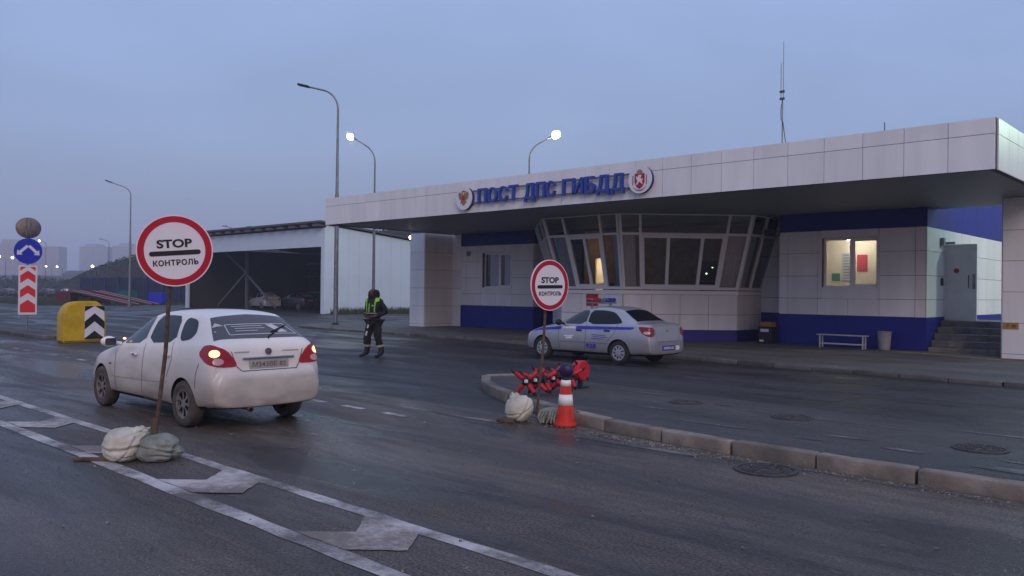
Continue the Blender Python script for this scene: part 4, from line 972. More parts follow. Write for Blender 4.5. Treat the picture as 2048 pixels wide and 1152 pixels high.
b = MB(); b.lathe([(.001, -.08), (.16, -.08), (.175, -.06), (.175, .06), (.16, .08), (.001, .08)], 10, 'X', o=tuple(c), smooth=False); b.build('end_drum', M['spike_red'], T)
b = MB(); b.box(c.x - .1, c.x + .1, c.y - .12, c.y + .12, .001, .022); b.box(c.x - .03, c.x + .03, c.y - .03, c.y + .03, .0221, c.z - .16)
for p in (-1, 1):
    for z_ in (-1, 1): b.tube([c + Vector((.03, p * .13, z_ * .12)), c + Vector((.03, p * .20, z_ * .19))], [.025, .004], 6)
b.build('stand', M['black'], T)

# ------------------------------------------------------------------ yellow marker box, direction post
t = thing('marker_box', 'yellow domed plastic barrier box with black and white chevron panel', 'barrier box', (-28.25, 9.78, .0))
prof = [(-.62, 0), (.62, 0), (.66, .06), (.66, .80)] + [(.66 - .42 * (1 - math.cos(k * PI / 16)), .80 + .52 * math.sin(k * PI / 16)) for k in range(1, 9)] + [(-.20 - .46 * math.sin(k * PI / 16), .78 + .54 * math.cos(k * PI / 16)) for k in range(0, 9)] + [(-.66, .06)]
bm = bmesh.new()
vs = [bm.verts.new((.36, p[0], p[1])) for p in prof]; f = bm.faces.new(vs); r = bmesh.ops.extrude_face_region(bm, geom=[f])
for v in r['geom']:
    if isinstance(v, bmesh.types.BMVert): v.co.x = -.40; v.co.y *= .9; v.co.z *= .96
bmesh.ops.recalc_face_normals(bm, faces=bm.faces[:]); bmesh.ops.bevel(bm, geom=[e for e in bm.edges if abs(e.verts[0].co.x - e.verts[1].co.x) < .01 and len(e.link_faces) == 2], offset=.05, segments=3, affect='EDGES')
mb = MB(); mb.bm(bm, smooth=False); mb.build('body', M['yellow'], t)
b = MB(); b.box(.37, .385, -.02, .58, .10, 1.16); pn = b.build('chevron_panel', M['sign_white'], t)
b = MB()
for k, z in enumerate((.10, .46, .82)):
    zs = [(-.02, z), (.28, z + .26), (.58, z), (.58, z + .18), (.28, z + .44), (-.02, z + .18)]
    if k == 0: zs = [(-.02, .10), (.58, .10), (.58, .12), (.28, .36), (-.02, .12)]
    if k == 2: zs = [(-.02, .98), (.28, 1.155), (-.02, 1.155)]; b.prism([(.58, .98), (.58, 1.155), (.28, 1.155)], (.3855, 0, 0), (0, 1, 0), (0, 0, 1), .003)
    if k == 1: zs = [(-.02, .40), (.28, .66), (.58, .40), (.58, .66), (.28, .92), (-.02, .66)]
    b.prism(zs, (.3855, 0, 0), (0, 1, 0), (0, 0, 1), .003)
b.build('chevrons', M['ink'], pn)
t = thing('direction_post', 'grey post with blue pass either side sign and red chevron board', 'road sign', (-33.87, 9.86, .1))
b = MB(); b.tube([(-.045, 0, 0), (-.045, 0, 4.1)], .034, 10); b.build('pole', M['steel'], t)
b = MB(); b.lathe([(.001, .0), (.43, .0), (.43, .02), (.001, .02)], 40, 'X', o=(0, 0, 3.83))
for i in range(len(b.v)): x, y, z = b.v[i]; b.v[i] = (x, y, 3.83 + (z - 3.83) * .9)
b.build('round_plate', M['sign_back'], t)
b = MB(); ring(b, (.02, 0, 3.83), (0, 1, 0), (0, 0, 1), .0, .0, 0, 0, 3)
b = MB()
for sy in (-.07, .07): b.box(.021, .034, sy - .015, sy + .015, 3.5, 4.16)
b.build('back_brace', M['pole_dark'], t)
b = MB(); b.prism(circle(.475, 48), (.0, 0, 2.97), (0, 1, 0), (0, 0, 1), .02); bs = b.build('blue_disc', M['sign_face_blue'], t)
b = MB()
for sy in (-1, 1):
    a0_, a1_ = Vector((0, .20)), Vector((.25, -.04)); dv = (a1_ - a0_).normalized(); nv = Vector((-dv.y, dv.x))
    pts = [a0_ + nv * .05, a0_ - nv * .05, a1_ - nv * .05, a1_ - nv * .13, a1_ + dv * .15, a1_ + nv * .13, a1_ + nv * .05]
    b.prism([(p.x * sy + sy * .02, p.y) for p in pts], (.0206 + .001 * sy, 0, 2.97), (0, 1, 0), (0, 0, 1), .003)
b.build('arrows', M['sign_white'], bs)
b = MB(); b.box(.0, .02, -.31, .31, .62, 2.44); cb = b.build('chevron_board', M['sign_white'], t)
b = MB()
for z in (.70, 1.24, 1.78): b.prism([(-.255, z), (0, z + .18), (.255, z), (.255, z + .29), (0, z + .47), (-.255, z + .29)] if z > .71 else [(-.255, z), (.255, z), (.255, z + .29), (0, z + .47), (-.255, z + .29)], (.0205, 0, 0), (0, 1, 0), (0, 0, 1), .003)
for sy in (-1, 1): b.prism([(sy * .255, 2.24), (sy * .255, 2.385), (sy * .06, 2.385)], (.0205, 0, 0), (0, 1, 0), (0, 0, 1), .003)
b.build('chevrons', M['chev_red'], cb)

# ------------------------------------------------------------------ street lamps
def street_lamp(label, loc, H, reach, rise, az, lit=None, r0=.11, rb=1.1, energy=0, base=True, grp='street lamps', r_top=.05, lamp_len=.62, lens_r=.12):
    t = thing('street_lamp', label, 'street lamp', loc, az, grp)
    hs = H - rise; b = MB()
    b.tube([(0, 0, 0), (0, 0, hs * .55)], [r0, r0 * .82], 14); b.tube([(0, 0, hs * .55), (0, 0, hs - rb * .95)], [r0 * .66, r_top], 12)
    b.build('pole', M['steel'] if lit is None else M['pole_dark'], t)
    sl = math.atan2(rise, reach); pts = []
    for k in range(9):
        q = k / 8; an = q * (PI / 2 - sl); pts.append((rb * (1 - math.cos(an)), 0, hs - rb + rb * math.sin(an)))
    e = Vector(pts[-1]); d = Vector((math.cos(sl), 0, math.sin(sl))); L = (reach - e.x) / math.cos(sl); tip = e + d * L
    b = MB(); b.tube([(0, 0, hs - rb * 1.0 - .05)] + pts + [tuple(tip)], r_top * .85, 10); b.build('arm', M['steel'] if lit is None else M['pole_dark'], t)
    if base: b = MB(); b.lathe([(.001, 0), (.2, 0), (.2, .04), (.12, .06), (.12, .10), (.001, .10)], 16); b.build('base_plate', M['black'], t)
    hd = MB(); hd.bbox(0, lamp_len, -.13, .13, -.055, .055, .04)
    mx_ = Matrix.Translation(tip - d * .08) @ Matrix.Rotation(-sl, 4, 'Y'); hd.v = [tuple(mx_ @ Vector(v)) for v in hd.v]
    head = hd.build('lamp_head', M['black'], t)
    if lit:
        b = MB(); b.lathe([(lens_r * math.sin(k * PI / 10), -lens_r * .8 * math.cos(k * PI / 10)) for k in range(11)], 20)
        mm = mx_ @ Matrix.Translation((lamp_len * .56, 0, -.05)); b.v = [tuple(mm @ Vector(v)) for v in b.v]; b.build('lens', lit, head)
    return t
AZL = math.atan2(-.76, -.65)
street_lamp('unlit tall lamp post with long bent arm on the pavement corner', (-33.6, 23.25, .075), 11.9, 1.62, .42, math.atan2(-.50, -.86), r0=.12, rb=1.0)
street_lamp('lit lamp post standing before the pale shed wall, glowing at its tip', (-41.75, 31.7, .0), 11.85, 1.3, .8, math.atan2(-.72, -.70), M['lamp_on'], r0=.10, lens_r=.22, rb=1.2)
street_lamp('lit lamp post rising behind the canopy above the big letters', (-33.5, 37.1, 0), 11.75, 1.35, .8, math.atan2(1.08, 1.17), M['lamp_on'], r0=.10, lens_r=.28, rb=1.1)
street_lamp('distant unlit lamp post between the round stop sign and the far flats', (-75.75, 30.3, 0), 11.5, 1.75, .6, math.atan2(-.72, -.70), base=False, r0=.11, rb=.9, lens_r=.1)
street_lamp('assumed lit lamp post out of view behind the right end of the post', (1.5, 37.0, 0), 9.0, 1.8, .6, math.atan2(-.9, -.3), M['lamp_assumed'], lens_r=.30)  # assumed lamp, out of view, giving the right-hand walls their greenish light
t = thing('wall_floodlight', 'small warm lit floodlight at the top of the left canopy pillar', 'lamp', (-30.62, 25.55, 4.33))
b = MB(); b.bbox(-.10, .09, -.09, .0, -.06, .08, .015); b.build('housing', M['black'], t); b = MB(); b.lathe([(.085, -.09), (.08, -.13), (.05, -.15), (.001, -.16)], 16, 'Y', o=(-.01, 0, 0)); b.build('lens', M['lamp_warm'], t)
def far_lamp(label, loc, H, lit=True, double=False, az=AZL, r=.22):
    t = thing('street_lamp', label, 'street lamp', loc, az, 'far street lamps'); b = MB(); b.tube([(0, 0, 0), (0, 0, H)], [.12, .07], 8)
    for s in ((1, -1) if double else (1,)): b.tube([(0, 0, H - .2), (s * .5, 0, H + .35), (s * 1.8, 0, H + .75)], .06, 6); b.bbox(s * 1.9 - .4, s * 1.9 + .4, -.15, .15, H + .7, H + .86, .03)
    b.build('pole', M['pole_dark'], t)
    if lit: b = MB(); b.lathe([(r * math.sin(k * PI / 6), -r * math.cos(k * PI / 6)) for k in range(7)], 12, o=(1.9, 0, H + .62)); b.build('lens', lit if lit is not True else M['lamp_far'], t)
far_lamp('far lit street lamp at the left edge of the view', (-283.6, 76.5, 0), 10.2, az=AZL, r=.38)
far_lamp('far lit street lamp just right of the one at the left edge', (-281.9, 79.6, 0), 10.0, r=.38)
far_lamp('far lit street lamp low between the blue sign and the flats', (-328.2, 103.3, 0), 8.7, r=.32)
far_lamp('far lit street lamp low under the corner of the flats', (-326.3, 106.4, 0), 8.6, r=.32)
far_lamp('far lit lamp on a tall mast above the blue direction sign', (-273.3, 84.4, 0), 15.1, r=.30)
far_lamp('far warm lit lamp where the embankment meets the flats', (-188.9, 69.5, 2.0), 3.8, M['lamp_warm'], r=.26)
far_lamp('bright lamp on the embankment beside the distant unlit pole', (-118.7, 58.5, 7.2), 1.6, M['lamp_far'], r=.2)
far_lamp('double armed unlit lamp standing on the embankment', (-123, 66, 7.1), 4.0, False, True, az=.95)
far_lamp('thin unlit mast lamp at the right edge of the far flats', (-208.6, 78.4, 0), 12.8, False)

# ------------------------------------------------------------------ cars
def car_body(stations, arches, R, par, paint, clear=.30):
    """Lofted body shell with wheel arches cut out; returns (object, BVH of the finished surface)."""
    bm = bmesh.new(); rings = []
    for (x, zb, w, zl, wb, zt, wt, cr_) in stations:
        h = zl - zb
        half = [(0, zb), (w * .55, zb), (w * .90, zb + .02), (w * .975, zb + .10 * h + .02), (w, zb + .42 * h), (w * .99, zb + .72 * h), (wb + (w - wb) * .25, zl - .015), (wb, zl), (wb * .55 + wt * .45 + .012, zl + (zt - zl) * .5), (wt + .012, zt - .02 * min(1, (zt - zl) * 4)), (wt - .05, zt + cr_ * .45), (wt * .5, zt + cr_ * .88), (0, zt + cr_)]
        full = half + [(-y, z) for y, z in reversed(half[1:-1])]
        rings.append([bm.verts.new((x, y, z)) for y, z in full])
    n = len(rings[0]); hn = n // 2
    for i in range(len(rings) - 1):
        for k in range(n): bm.faces.new((rings[i][k], rings[i][(k + 1) % n], rings[i + 1][(k + 1) % n], rings[i + 1][k]))
    for rg_, rev in ((rings[0], True), (rings[-1], False)):
        for k in range(hn):
            q = [rg_[k], rg_[k + 1], rg_[(n - k - 1) % n], rg_[(n - k) % n]]; q2 = []
            for v in q:
                if v not in q2: q2.append(v)
            if len(q2) > 2: bm.faces.new(q2)
    bmesh.ops.recalc_face_normals(bm, faces=bm.faces[:])
    me = bpy.data.meshes.new('tmp_body'); bm.to_mesh(me); bm.free()
    sm = eval_mesh(me, [('SUBSURF', dict(levels=2, render_levels=2))]); bpy.data.meshes.remove(me)
    cm = MB()
    for ax in arches:
        for sy in (-1, 1):
            b = MB(); b.lathe([(.001, -.32), (R, -.32), (R, .32), (.001, .32)], 40, 'Y', o=(ax, sy * (par['w'] + .06), par['r']), smooth=False)
            bmt = bmesh.new(); vv = [bmt.verts.new(v) for v in b.v]
            for f in b.f:
                try: bmt.faces.new([vv[i] for i in f])
                except ValueError: pass
            bmesh.ops.remove_doubles(bmt, verts=bmt.verts[:], dist=.002); bmesh.ops.recalc_face_normals(bmt, faces=bmt.faces[:]); cm.bm(bmt)
    cme = bpy.data.meshes.new('tmp_cut'); cme.from_pydata(cm.v, [], cm.f); cme.update()
    cut = bpy.data.objects.new('tmp_cut', cme); COL.objects.link(cut)
    res = eval_mesh(sm, [('BOOLEAN', dict(object=cut, operation='DIFFERENCE', solver='EXACT'))]); bpy.data.objects.remove(cut)
    bvh0 = BVHTree.FromPolygons([v.co for v in sm.vertices], [tuple(p.vertices) for p in sm.polygons])
    res.materials.clear(); res.materials.append(paint); res.materials.append(M['under'])
    for p in res.polygons:
        c = p.center; p.use_smooth = True; p.material_index = 0
        if c.z < par['sill'] and p.normal.z < -.55: p.material_index = 1
        for ax in arches:
            if math.hypot(c.x - ax, c.z - par['r']) < R * 1.002: p.material_index = 1; p.use_smooth = False
    try: res.set_sharp_from_angle(angle=math.radians(42))
    except Exception: pass
    return res, bvh0
def patch(bvh, pts, dirv, off=.004, cell=.06, mb=None, rnd=0, thick=.003):
    """Panel cut to an outline and laid on the body surface along dirv: windows, lamps, trim."""
    mb = mb or MB(); d = Vector(dirv).normalized(); u = d.cross(Vector((0, 0, 1)));
    u = (u if u.length > .1 else d.cross(Vector((1, 0, 0)))).normalized(); w = u.cross(d).normalized()
    p2 = [(Vector(p).dot(u), Vector(p).dot(w)) for p in pts]
    for _ in range(rnd):
        q = []
        for i in range(len(p2)):
            x0, y0 = p2[i]; x1, y1 = p2[(i + 1) % len(p2)]; q += [(x0 * .8 + x1 * .2, y0 * .8 + y1 * .2), (x0 * .2 + x1 * .8, y0 * .2 + y1 * .8)]
        p2 = q
    base = Vector(pts[0]).dot(d)
    bm = bmesh.new(); bm.faces.new([bm.verts.new((x, y, 0)) for x, y in p2])
    xs = [x for x, _ in p2]; ys = [y for _, y in p2]
    for lo, hi, nn in ((min(xs), max(xs), Vector((1, 0, 0))), (min(ys), max(ys), Vector((0, 1, 0)))):
        k = lo + cell
        while k < hi - .004:
            bmesh.ops.bisect_plane(bm, geom=bm.verts[:] + bm.edges[:] + bm.faces[:], plane_co=nn * k, plane_no=nn); k += cell
    bmesh.ops.triangulate(bm, faces=[f for f in bm.faces if len(f.verts) > 4])
    for v in bm.verts:
        o = u * v.co.x + w * v.co.y; o = o + d * (base - 3)
        h = bvh.ray_cast(o, d)
        if h[0] is None:
            q = bvh.find_nearest(o + d * 3); h = (q[0], q[1])
        nn = h[1] if h[1].dot(d) < 0 else -h[1]
        v.co = h[0] + nn * off
    bmesh.ops.recalc_face_normals(bm, faces=bm.faces[:])
    if bm.faces and sum((f.normal.dot(d) for f in bm.faces)) > 0: bmesh.ops.reverse_faces(bm, faces=bm.faces[:])
    mb.bm(bm, smooth=True); return mb
def strip(bvh, line, dirv, w=.008, off=.003, mb=None):
    mb = mb or MB()
    d = Vector(dirv).normalized()
    for i in range(len(line) - 1):
        p, q = Vector(line[i]), Vector(line[i + 1]); t = (q - p).normalized(); s = t.cross(d).normalized() * w / 2
        patch(bvh, [p - s, q - s, q + s, p + s], dirv, off, .08, mb)
    return mb
def wheel(t, x, y, r, tw, sgn, rimm, tyrem, spokes, hub, style):
    b = MB(); o = (x, y, r); h = tw / 2
    b.lathe([(r * .64, -h * .9), (r * .80, -h), (r * .95, -h * .92), (r, -h * .62), (r, h * .62), (r * .95, h * .92), (r * .80, h), (r * .64, h * .9)], 40, 'Y', o=o)
    for q in range(52):
        an = q * 2 * PI / 52
    ty = b.build('wheel', tyrem, t)
    ri = MB(); nA = 80; rads = [.0, .12, .2, .30, .42, .55, .60, .665]; yo = sgn * h * .80
    prof = {.0: .0, .12: .005, .2: -.005, .30: -.012, .42: -.012, .55: -.004, .60: .012, .665: .0}
    if style == 'cap': prof = {.0: .02, .12: .022, .2: .022, .30: .018, .42: .012, .55: .004, .60: .010, .665: .0}
    vs = []; 
    for q in rads:
        for k in range(nA): an = 2 * PI * k / nA; vs.append((x + r * q * math.cos(an), y + yo + sgn * prof[q], r + r * q * math.sin(an)))
    fs = []
    for i in range(len(rads) - 1):
        for k in range(nA):
            an = (k + .5) / nA * spokes % 1
            if style == 'alloy' and i in (2, 3, 4) and .22 < an < .78: continue
            if style == 'cap' and i in (3, 4) and .30 < an < .70: continue
            fs.append((i * nA + k, i * nA + (k + 1) % nA, (i + 1) * nA + (k + 1) % nA, (i + 1) * nA + k))
    ri.add(vs, fs, 0, True)
    ri.lathe([(r * .66, sgn * h * .72), (r * .675, sgn * h * .92), (r * .64, sgn * h * .80), (r * .62, sgn * h * .3)], 40, 'Y', o=o); ri.build('rim', rimm, ty)
    b = MB(); b.lathe([(.001, sgn * h * .35), (r * .64, sgn * h * .35)], 24, 'Y', o=o); b.lathe([(.001, -sgn * h * .5), (r * .66, -sgn * h * .5)], 24, 'Y', o=o); b.build('rim_backing', M['under'], ty)  # added dark discs stand in for the darkness behind the rim holes

# --- white hatchback
WST = [(-2.02, .34, .46, .47, .44, .58, .34, .01), (-2.00, .27, .60, .53, .57, .62, .44, .02), (-1.93, .21, .70, .60, .66, .68, .54, .03), (-1.72, .19, .77, .72, .71, .78, .58, .035), (-1.36, .19, .80, .82, .73, .86, .61, .04), (-1.05, .19, .80, .88, .735, .905, .62, .045),
       (-.90, .19, .80, .90, .74, .955, .63, .05), (-.5, .19, .80, .93, .745, 1.16, .60, .05), (-.12, .19, .80, .955, .745, 1.345, .565, .05), (.12, .19, .80, .97, .745, 1.40, .555, .05), (.55, .19, .80, .99, .745, 1.43, .55, .05), (1.05, .19, .80, 1.02, .745, 1.425, .545, .05), (1.36, .20, .80, 1.04, .74, 1.40, .54, .045), (1.46, .21, .80, 1.05, .735, 1.365, .535, .035),
       (1.68, .23, .795, 1.06, .725, 1.225, .56, .03), (1.88, .25, .785, 1.055, .70, 1.10, .60, .025), (1.955, .26, .77, 1.02, .68, 1.055, .61, .02), (1.985, .27, .76, .95, .67, 1.0, .60, .018), (2.0, .27, .755, .90, .66, .955, .585, .01), (2.005, .272, .752, .80, .66, .86, .585, .01), (2.015, .274, .75, .72, .66, .765, .585, .0), (2.065, .278, .735, .70, .65, .725, .58, .0), (2.095, .285, .67, .65, .60, .68, .54, .0), (2.10, .32, .57, .60, .52, .63, .48, .0)]
def build_hatch(label):
    t = thing('parked_car' if 'parked' in label else 'hatchback_car', label, 'car', (-11.40, 5.49, 0))
    res, bv = car_body(WST, (-1.35, 1.30), .335, dict(w=.80, r=.295, sill=.30), M['car_white'])
    o = bpy.data.objects.new('body', res); COL.objects.link(o); o.parent = t
    S = lambda pts: [(x, 0, z) for x, z in pts]
    for sy in (-1, 1):
        D = (0, -sy, 0)
        wins = [[(-.80, .955), (.04, 1.0), (.06, 1.355), (-.06, 1.35), (-.22, 1.29)], [(.16, 1.005), (.98, 1.055), (.86, 1.385), (.5, 1.39), (.19, 1.37)], [(1.07, 1.065), (1.36, 1.105), (1.43, 1.20), (1.30, 1.35), (.97, 1.378)]]
        for i, w in enumerate(wins):
            patch(bv, S(w), D, .003, .05, rnd=2 if i == 2 else 1).build('side_window', M['car_glass_lit'] if i == 0 else M['car_glass'], t)
        mb = MB()
        for ln in ([(-.86, .93), (-.82, .60), (-.80, .28)], [(.10, 1.0), (.11, .6), (.08, .27)], [(-.80, .27), (.85, .27)], [(.94, 1.05), (.97, .82), (.86, .60)], [(1.72, .83), (1.66, .70), (1.64, .52)], [(-1.62, .74), (-1.64, .55)]): strip(bv, [(x, 0, z) for x, z in ln], D, .009, .003).build('door_gap', M['under'], t)
        mb = MB(); strip(bv, [(x, 0, z) for x, z in ((-1.0, .50), (-.5, .505), (.3, .525), (.88, .55))], D, .02, .012, mb); mb.build('side_moulding', M['car_white'], t)
        for x, z in ((-.16, .84), (.84, .885)):
            b = MB(); b.bbox(x - .09, x + .09, sy * .803 - .02, sy * .803 + .02, z - .018, z + .018, .012); hd = b.build('handle', M['car_white'], t); b = MB(); b.bbox(x + .0, x + .07, sy * .806 - .02, sy * .806 + .02, z - .012, z + .012, .008); b.build('grip', M['seam'], hd)
        b = MB(); b.bm(ell_bm((-.78, sy * .90, .985), (.07, .11, .075)), smooth=True); b.tube([(-.76, sy * .73, .95), (-.78, sy * .84, .97)], .025, 8); mr_ = b.build('mirror', M['car_white'], t)
        b = MB(); b.prism(rrect(.15, .10, .03), (-.705, sy * .90, .985), (0, 1, 0), (0, 0, 1), .006); b.build('mirror_glass', M['car_glass_lit'], mr_)
        # tail light
        pts = [(1.72, sy * .70, 1.045), (1.84, sy * .64, 1.06), (1.95, sy * .52, 1.0), (2.0, sy * .44, .86), (2.0, sy * .42, .79), (1.96, sy * .60, .79), (1.86, sy * .76, .84), (1.70, sy * .78, .94)]
        Dt = Vector((-.72, -sy * .69, 0)); tl = patch(bv, pts, Dt, .008, .03, rnd=1).build('tail_light', M['tail_red'], t)
        c = Vector((1.90, sy * .645, .955)); s1 = Vector((.69, -sy * .72, 0)); 
        pl = lambda c, r1, r2: [c + s1 * math.cos(k * PI / 8) * r1 + Vector((0, 0, math.sin(k * PI / 8) * r2)) for k in range(16)]
        patch(bv, pl(c, .062, .045), Dt, .013, .03).build('brake_bulb', M['tail_lit'], tl)
        patch(bv, pl(Vector((1.92, sy * .60, .86)), .055, .042), Dt, .013, .03).build('reversing_lens', M['tail_clear'], tl)
        # headlight
        patch(bv, [(-1.98, sy * .40, .56), (-1.90, sy * .62, .64), (-1.70, sy * .70, .70), (-1.74, sy * .72, .60), (-1.95, sy * .55, .52)], (.75, -sy * .66, 0), .006, .04).build('headlight', M['tail_clear'], t)
        for ax in (-1.35, 1.30): wheel(t, ax, sy * .70, .295, .185, sy, M['rim_dirty'], M['tyre_dirty'], 7, .1, 'alloy')
    b = MB(); b.bm(ell_bm((-.98, -.806, .66), (.02, .012, .014))); b.build('repeater', M['seam'], t)
    # rear glass, wiper, lid seams, plate
    Dr = (-.62, 0, -.78)
    rw = patch(bv, [(1.44, -.50, 1.37), (1.40, 0, 1.40), (1.44, .50, 1.37), (1.84, .645, 1.11), (1.86, 0, 1.10), (1.84, -.645, 1.11)], Dr, .004, .06).build('rear_window', M['rear_glass'], t)
    mb = MB(); so3 = lambda y, f: (1.45 + .40 * f, y, 1.37 - .26 * f)
    fr_ = [so3(-.40, .38), so3(.42, .38), so3(.52, .84), so3(-.42, .84), so3(-.40, .38)]
    for i in range(4): strip(bv, [fr_[i], fr_[i + 1]], Dr, .014, .007, mb)
    for f, y0, y1 in ((.47, -.33, .10), (.57, -.30, .12), (.68, -.31, .0)): strip(bv, [so3(y0, f), so3(y1, f)], Dr, .012, .007, mb)
    patch(bv, [so3(.16, .42), so3(.26, .40), so3(.42, .76), so3(.28, .78)], Dr, .007, .05, mb); patch(bv, [so3(-.56, .42), so3(-.50, .26), so3(-.42, .42)], Dr, .007, .05, mb)
    mb.build('window_sticker', M['sticker'], rw)
    b = MB(); b.tube([(1.90, .06, 1.085), (1.865, .08, 1.14), (1.72, .34, 1.245)], [.014, .012, .008], 8); b.tube([(1.79, .16, 1.20), (1.66, .44, 1.275)], .008, 6); b.lathe([(.001, 0), (.022, 0), (.018, .03), (.001, .03)], 12, 'X', o=(1.89, .06, 1.08)); b.build('rear_wiper', M['black'], t)
    mb = MB(); Db = (-1, 0, 0)
    for ln in ([(2, -.50, .98), (2, -.44, .80), (2, -.38, .735), (2, .38, .735), (2, .44, .80), (2, .50, .98)],): strip(bv, ln, Db, .011, .003, mb)
    mb.build('lid_gap', M['seam'], t)
    b = MB(); b.bbox(2.0, 2.035, -.36, .36, .875, .905, .01); b.build('lid_trim', M['chrome'], t)
    b = MB(); b.box(2.018, 2.038, -.27, .27, .755, .865); pl_ = b.build('number_plate', M['plate'], t)
    b = MB(); text_into(b, 'М343ВЕ 82', (2.0385, 0, .81), (0, 1, 0), (0, 0, 1), .47, .062, .002, bold=.012); b.build('lettering', M['ink_brown'], pl_)
    b = MB(); ring(b, (2.002, 0, .965), (0, 1, 0), (0, 0, 1), .028, .042, -.01, .016, 20); b.lathe([(.001, 2.015), (.028, 2.012), (.028, 2.0)], 14, 'X', o=(0, 0, .965)); b.build('badge', M['pole_dark'], t)
    for y0, y1, z in ((-.46, -.26, .965), (.20, .44, .965)): strip(bv, [(2, y0, z), (2, y1, z)], Db, .016, .003).build('lettering', M['plate'], t)
    b = MB(); b.tube([(1.8, -.28, .27), (2.05, -.29, .272), (2.135, -.30, .258)], [.028, .030, .030], 12, caps=False); b.build('exhaust_pipe', M['rust'], t)
    b = MB(); b.tube([(1.78, -.28, .27), (2.0, -.29, .275)], .02, 8); b.build('silencer', M['under'], t)
    ws = patch(bv, [(-.86, -.62, .97), (-.98, 0, .97), (-.86, .62, .97), (-.12, .53, 1.36), (-.15, 0, 1.41), (-.12, -.53, 1.36)], (.5, 0, -.87), .004, .07).build('windscreen', M['car_glass_lit'], t)
    return t
def ell_bm(c, r, sub=3):
    bm = bmesh.new(); bmesh.ops.create_icosphere(bm, subdivisions=sub, radius=1)
    for v in bm.verts: v.co = Vector((c[0] + v.co.x * r[0], c[1] + v.co.y * r[1], c[2] + v.co.z * r[2]))
    return bm
hatch = build_hatch('dusty white hatchback driving away with lit tail lights beside the large stop sign')
b = MB(); b.bm(ell_bm((-.62, -.742, 1.03), (.05, .014, .016))); b.build('window_amber_spot', M['amber_spot'], hatch)  # small amber ellipsoid on the side window, glowing by emission

# --- police saloon
PST = [(-2.16, .36, .44, .46, .42, .58, .34, .01), (-2.14, .28, .60, .54, .57, .64, .46, .02), (-2.05, .20, .72, .62, .67, .70, .55, .03), (-1.82, .18, .80, .74, .75, .78, .60, .035), (-1.44, .18, .84, .84, .77, .87, .63, .04), (-1.05, .18, .845, .90, .775, .93, .65, .045),
       (-.86, .18, .845, .915, .78, .985, .65, .05), (-.5, .18, .845, .925, .78, 1.165, .61, .05), (-.16, .18, .845, .935, .78, 1.325, .57, .05), (.1, .18, .845, .94, .78, 1.37, .56, .05), (.5, .18, .845, .95, .78, 1.38, .555, .05), (.85, .18, .845, .965, .78, 1.345, .545, .05), (1.0, .19, .845, .97, .78, 1.305, .545, .045),
       (1.3, .20, .845, .985, .775, 1.13, .57, .035), (1.52, .21, .84, .985, .76, 1.03, .60, .03), (1.66, .22, .83, .98, .745, 1.015, .63, .025), (1.92, .23, .81, .975, .72, 1.01, .62, .022), (2.04, .24, .785, .95, .69, .985, .60, .018), (2.08, .25, .77, .90, .68, .93, .58, .01), (2.11, .26, .745, .68, .67, .72, .60, .0), (2.14, .28, .66, .60, .60, .63, .54, .0), (2.145, .33, .56, .56, .52, .58, .46, .0)]
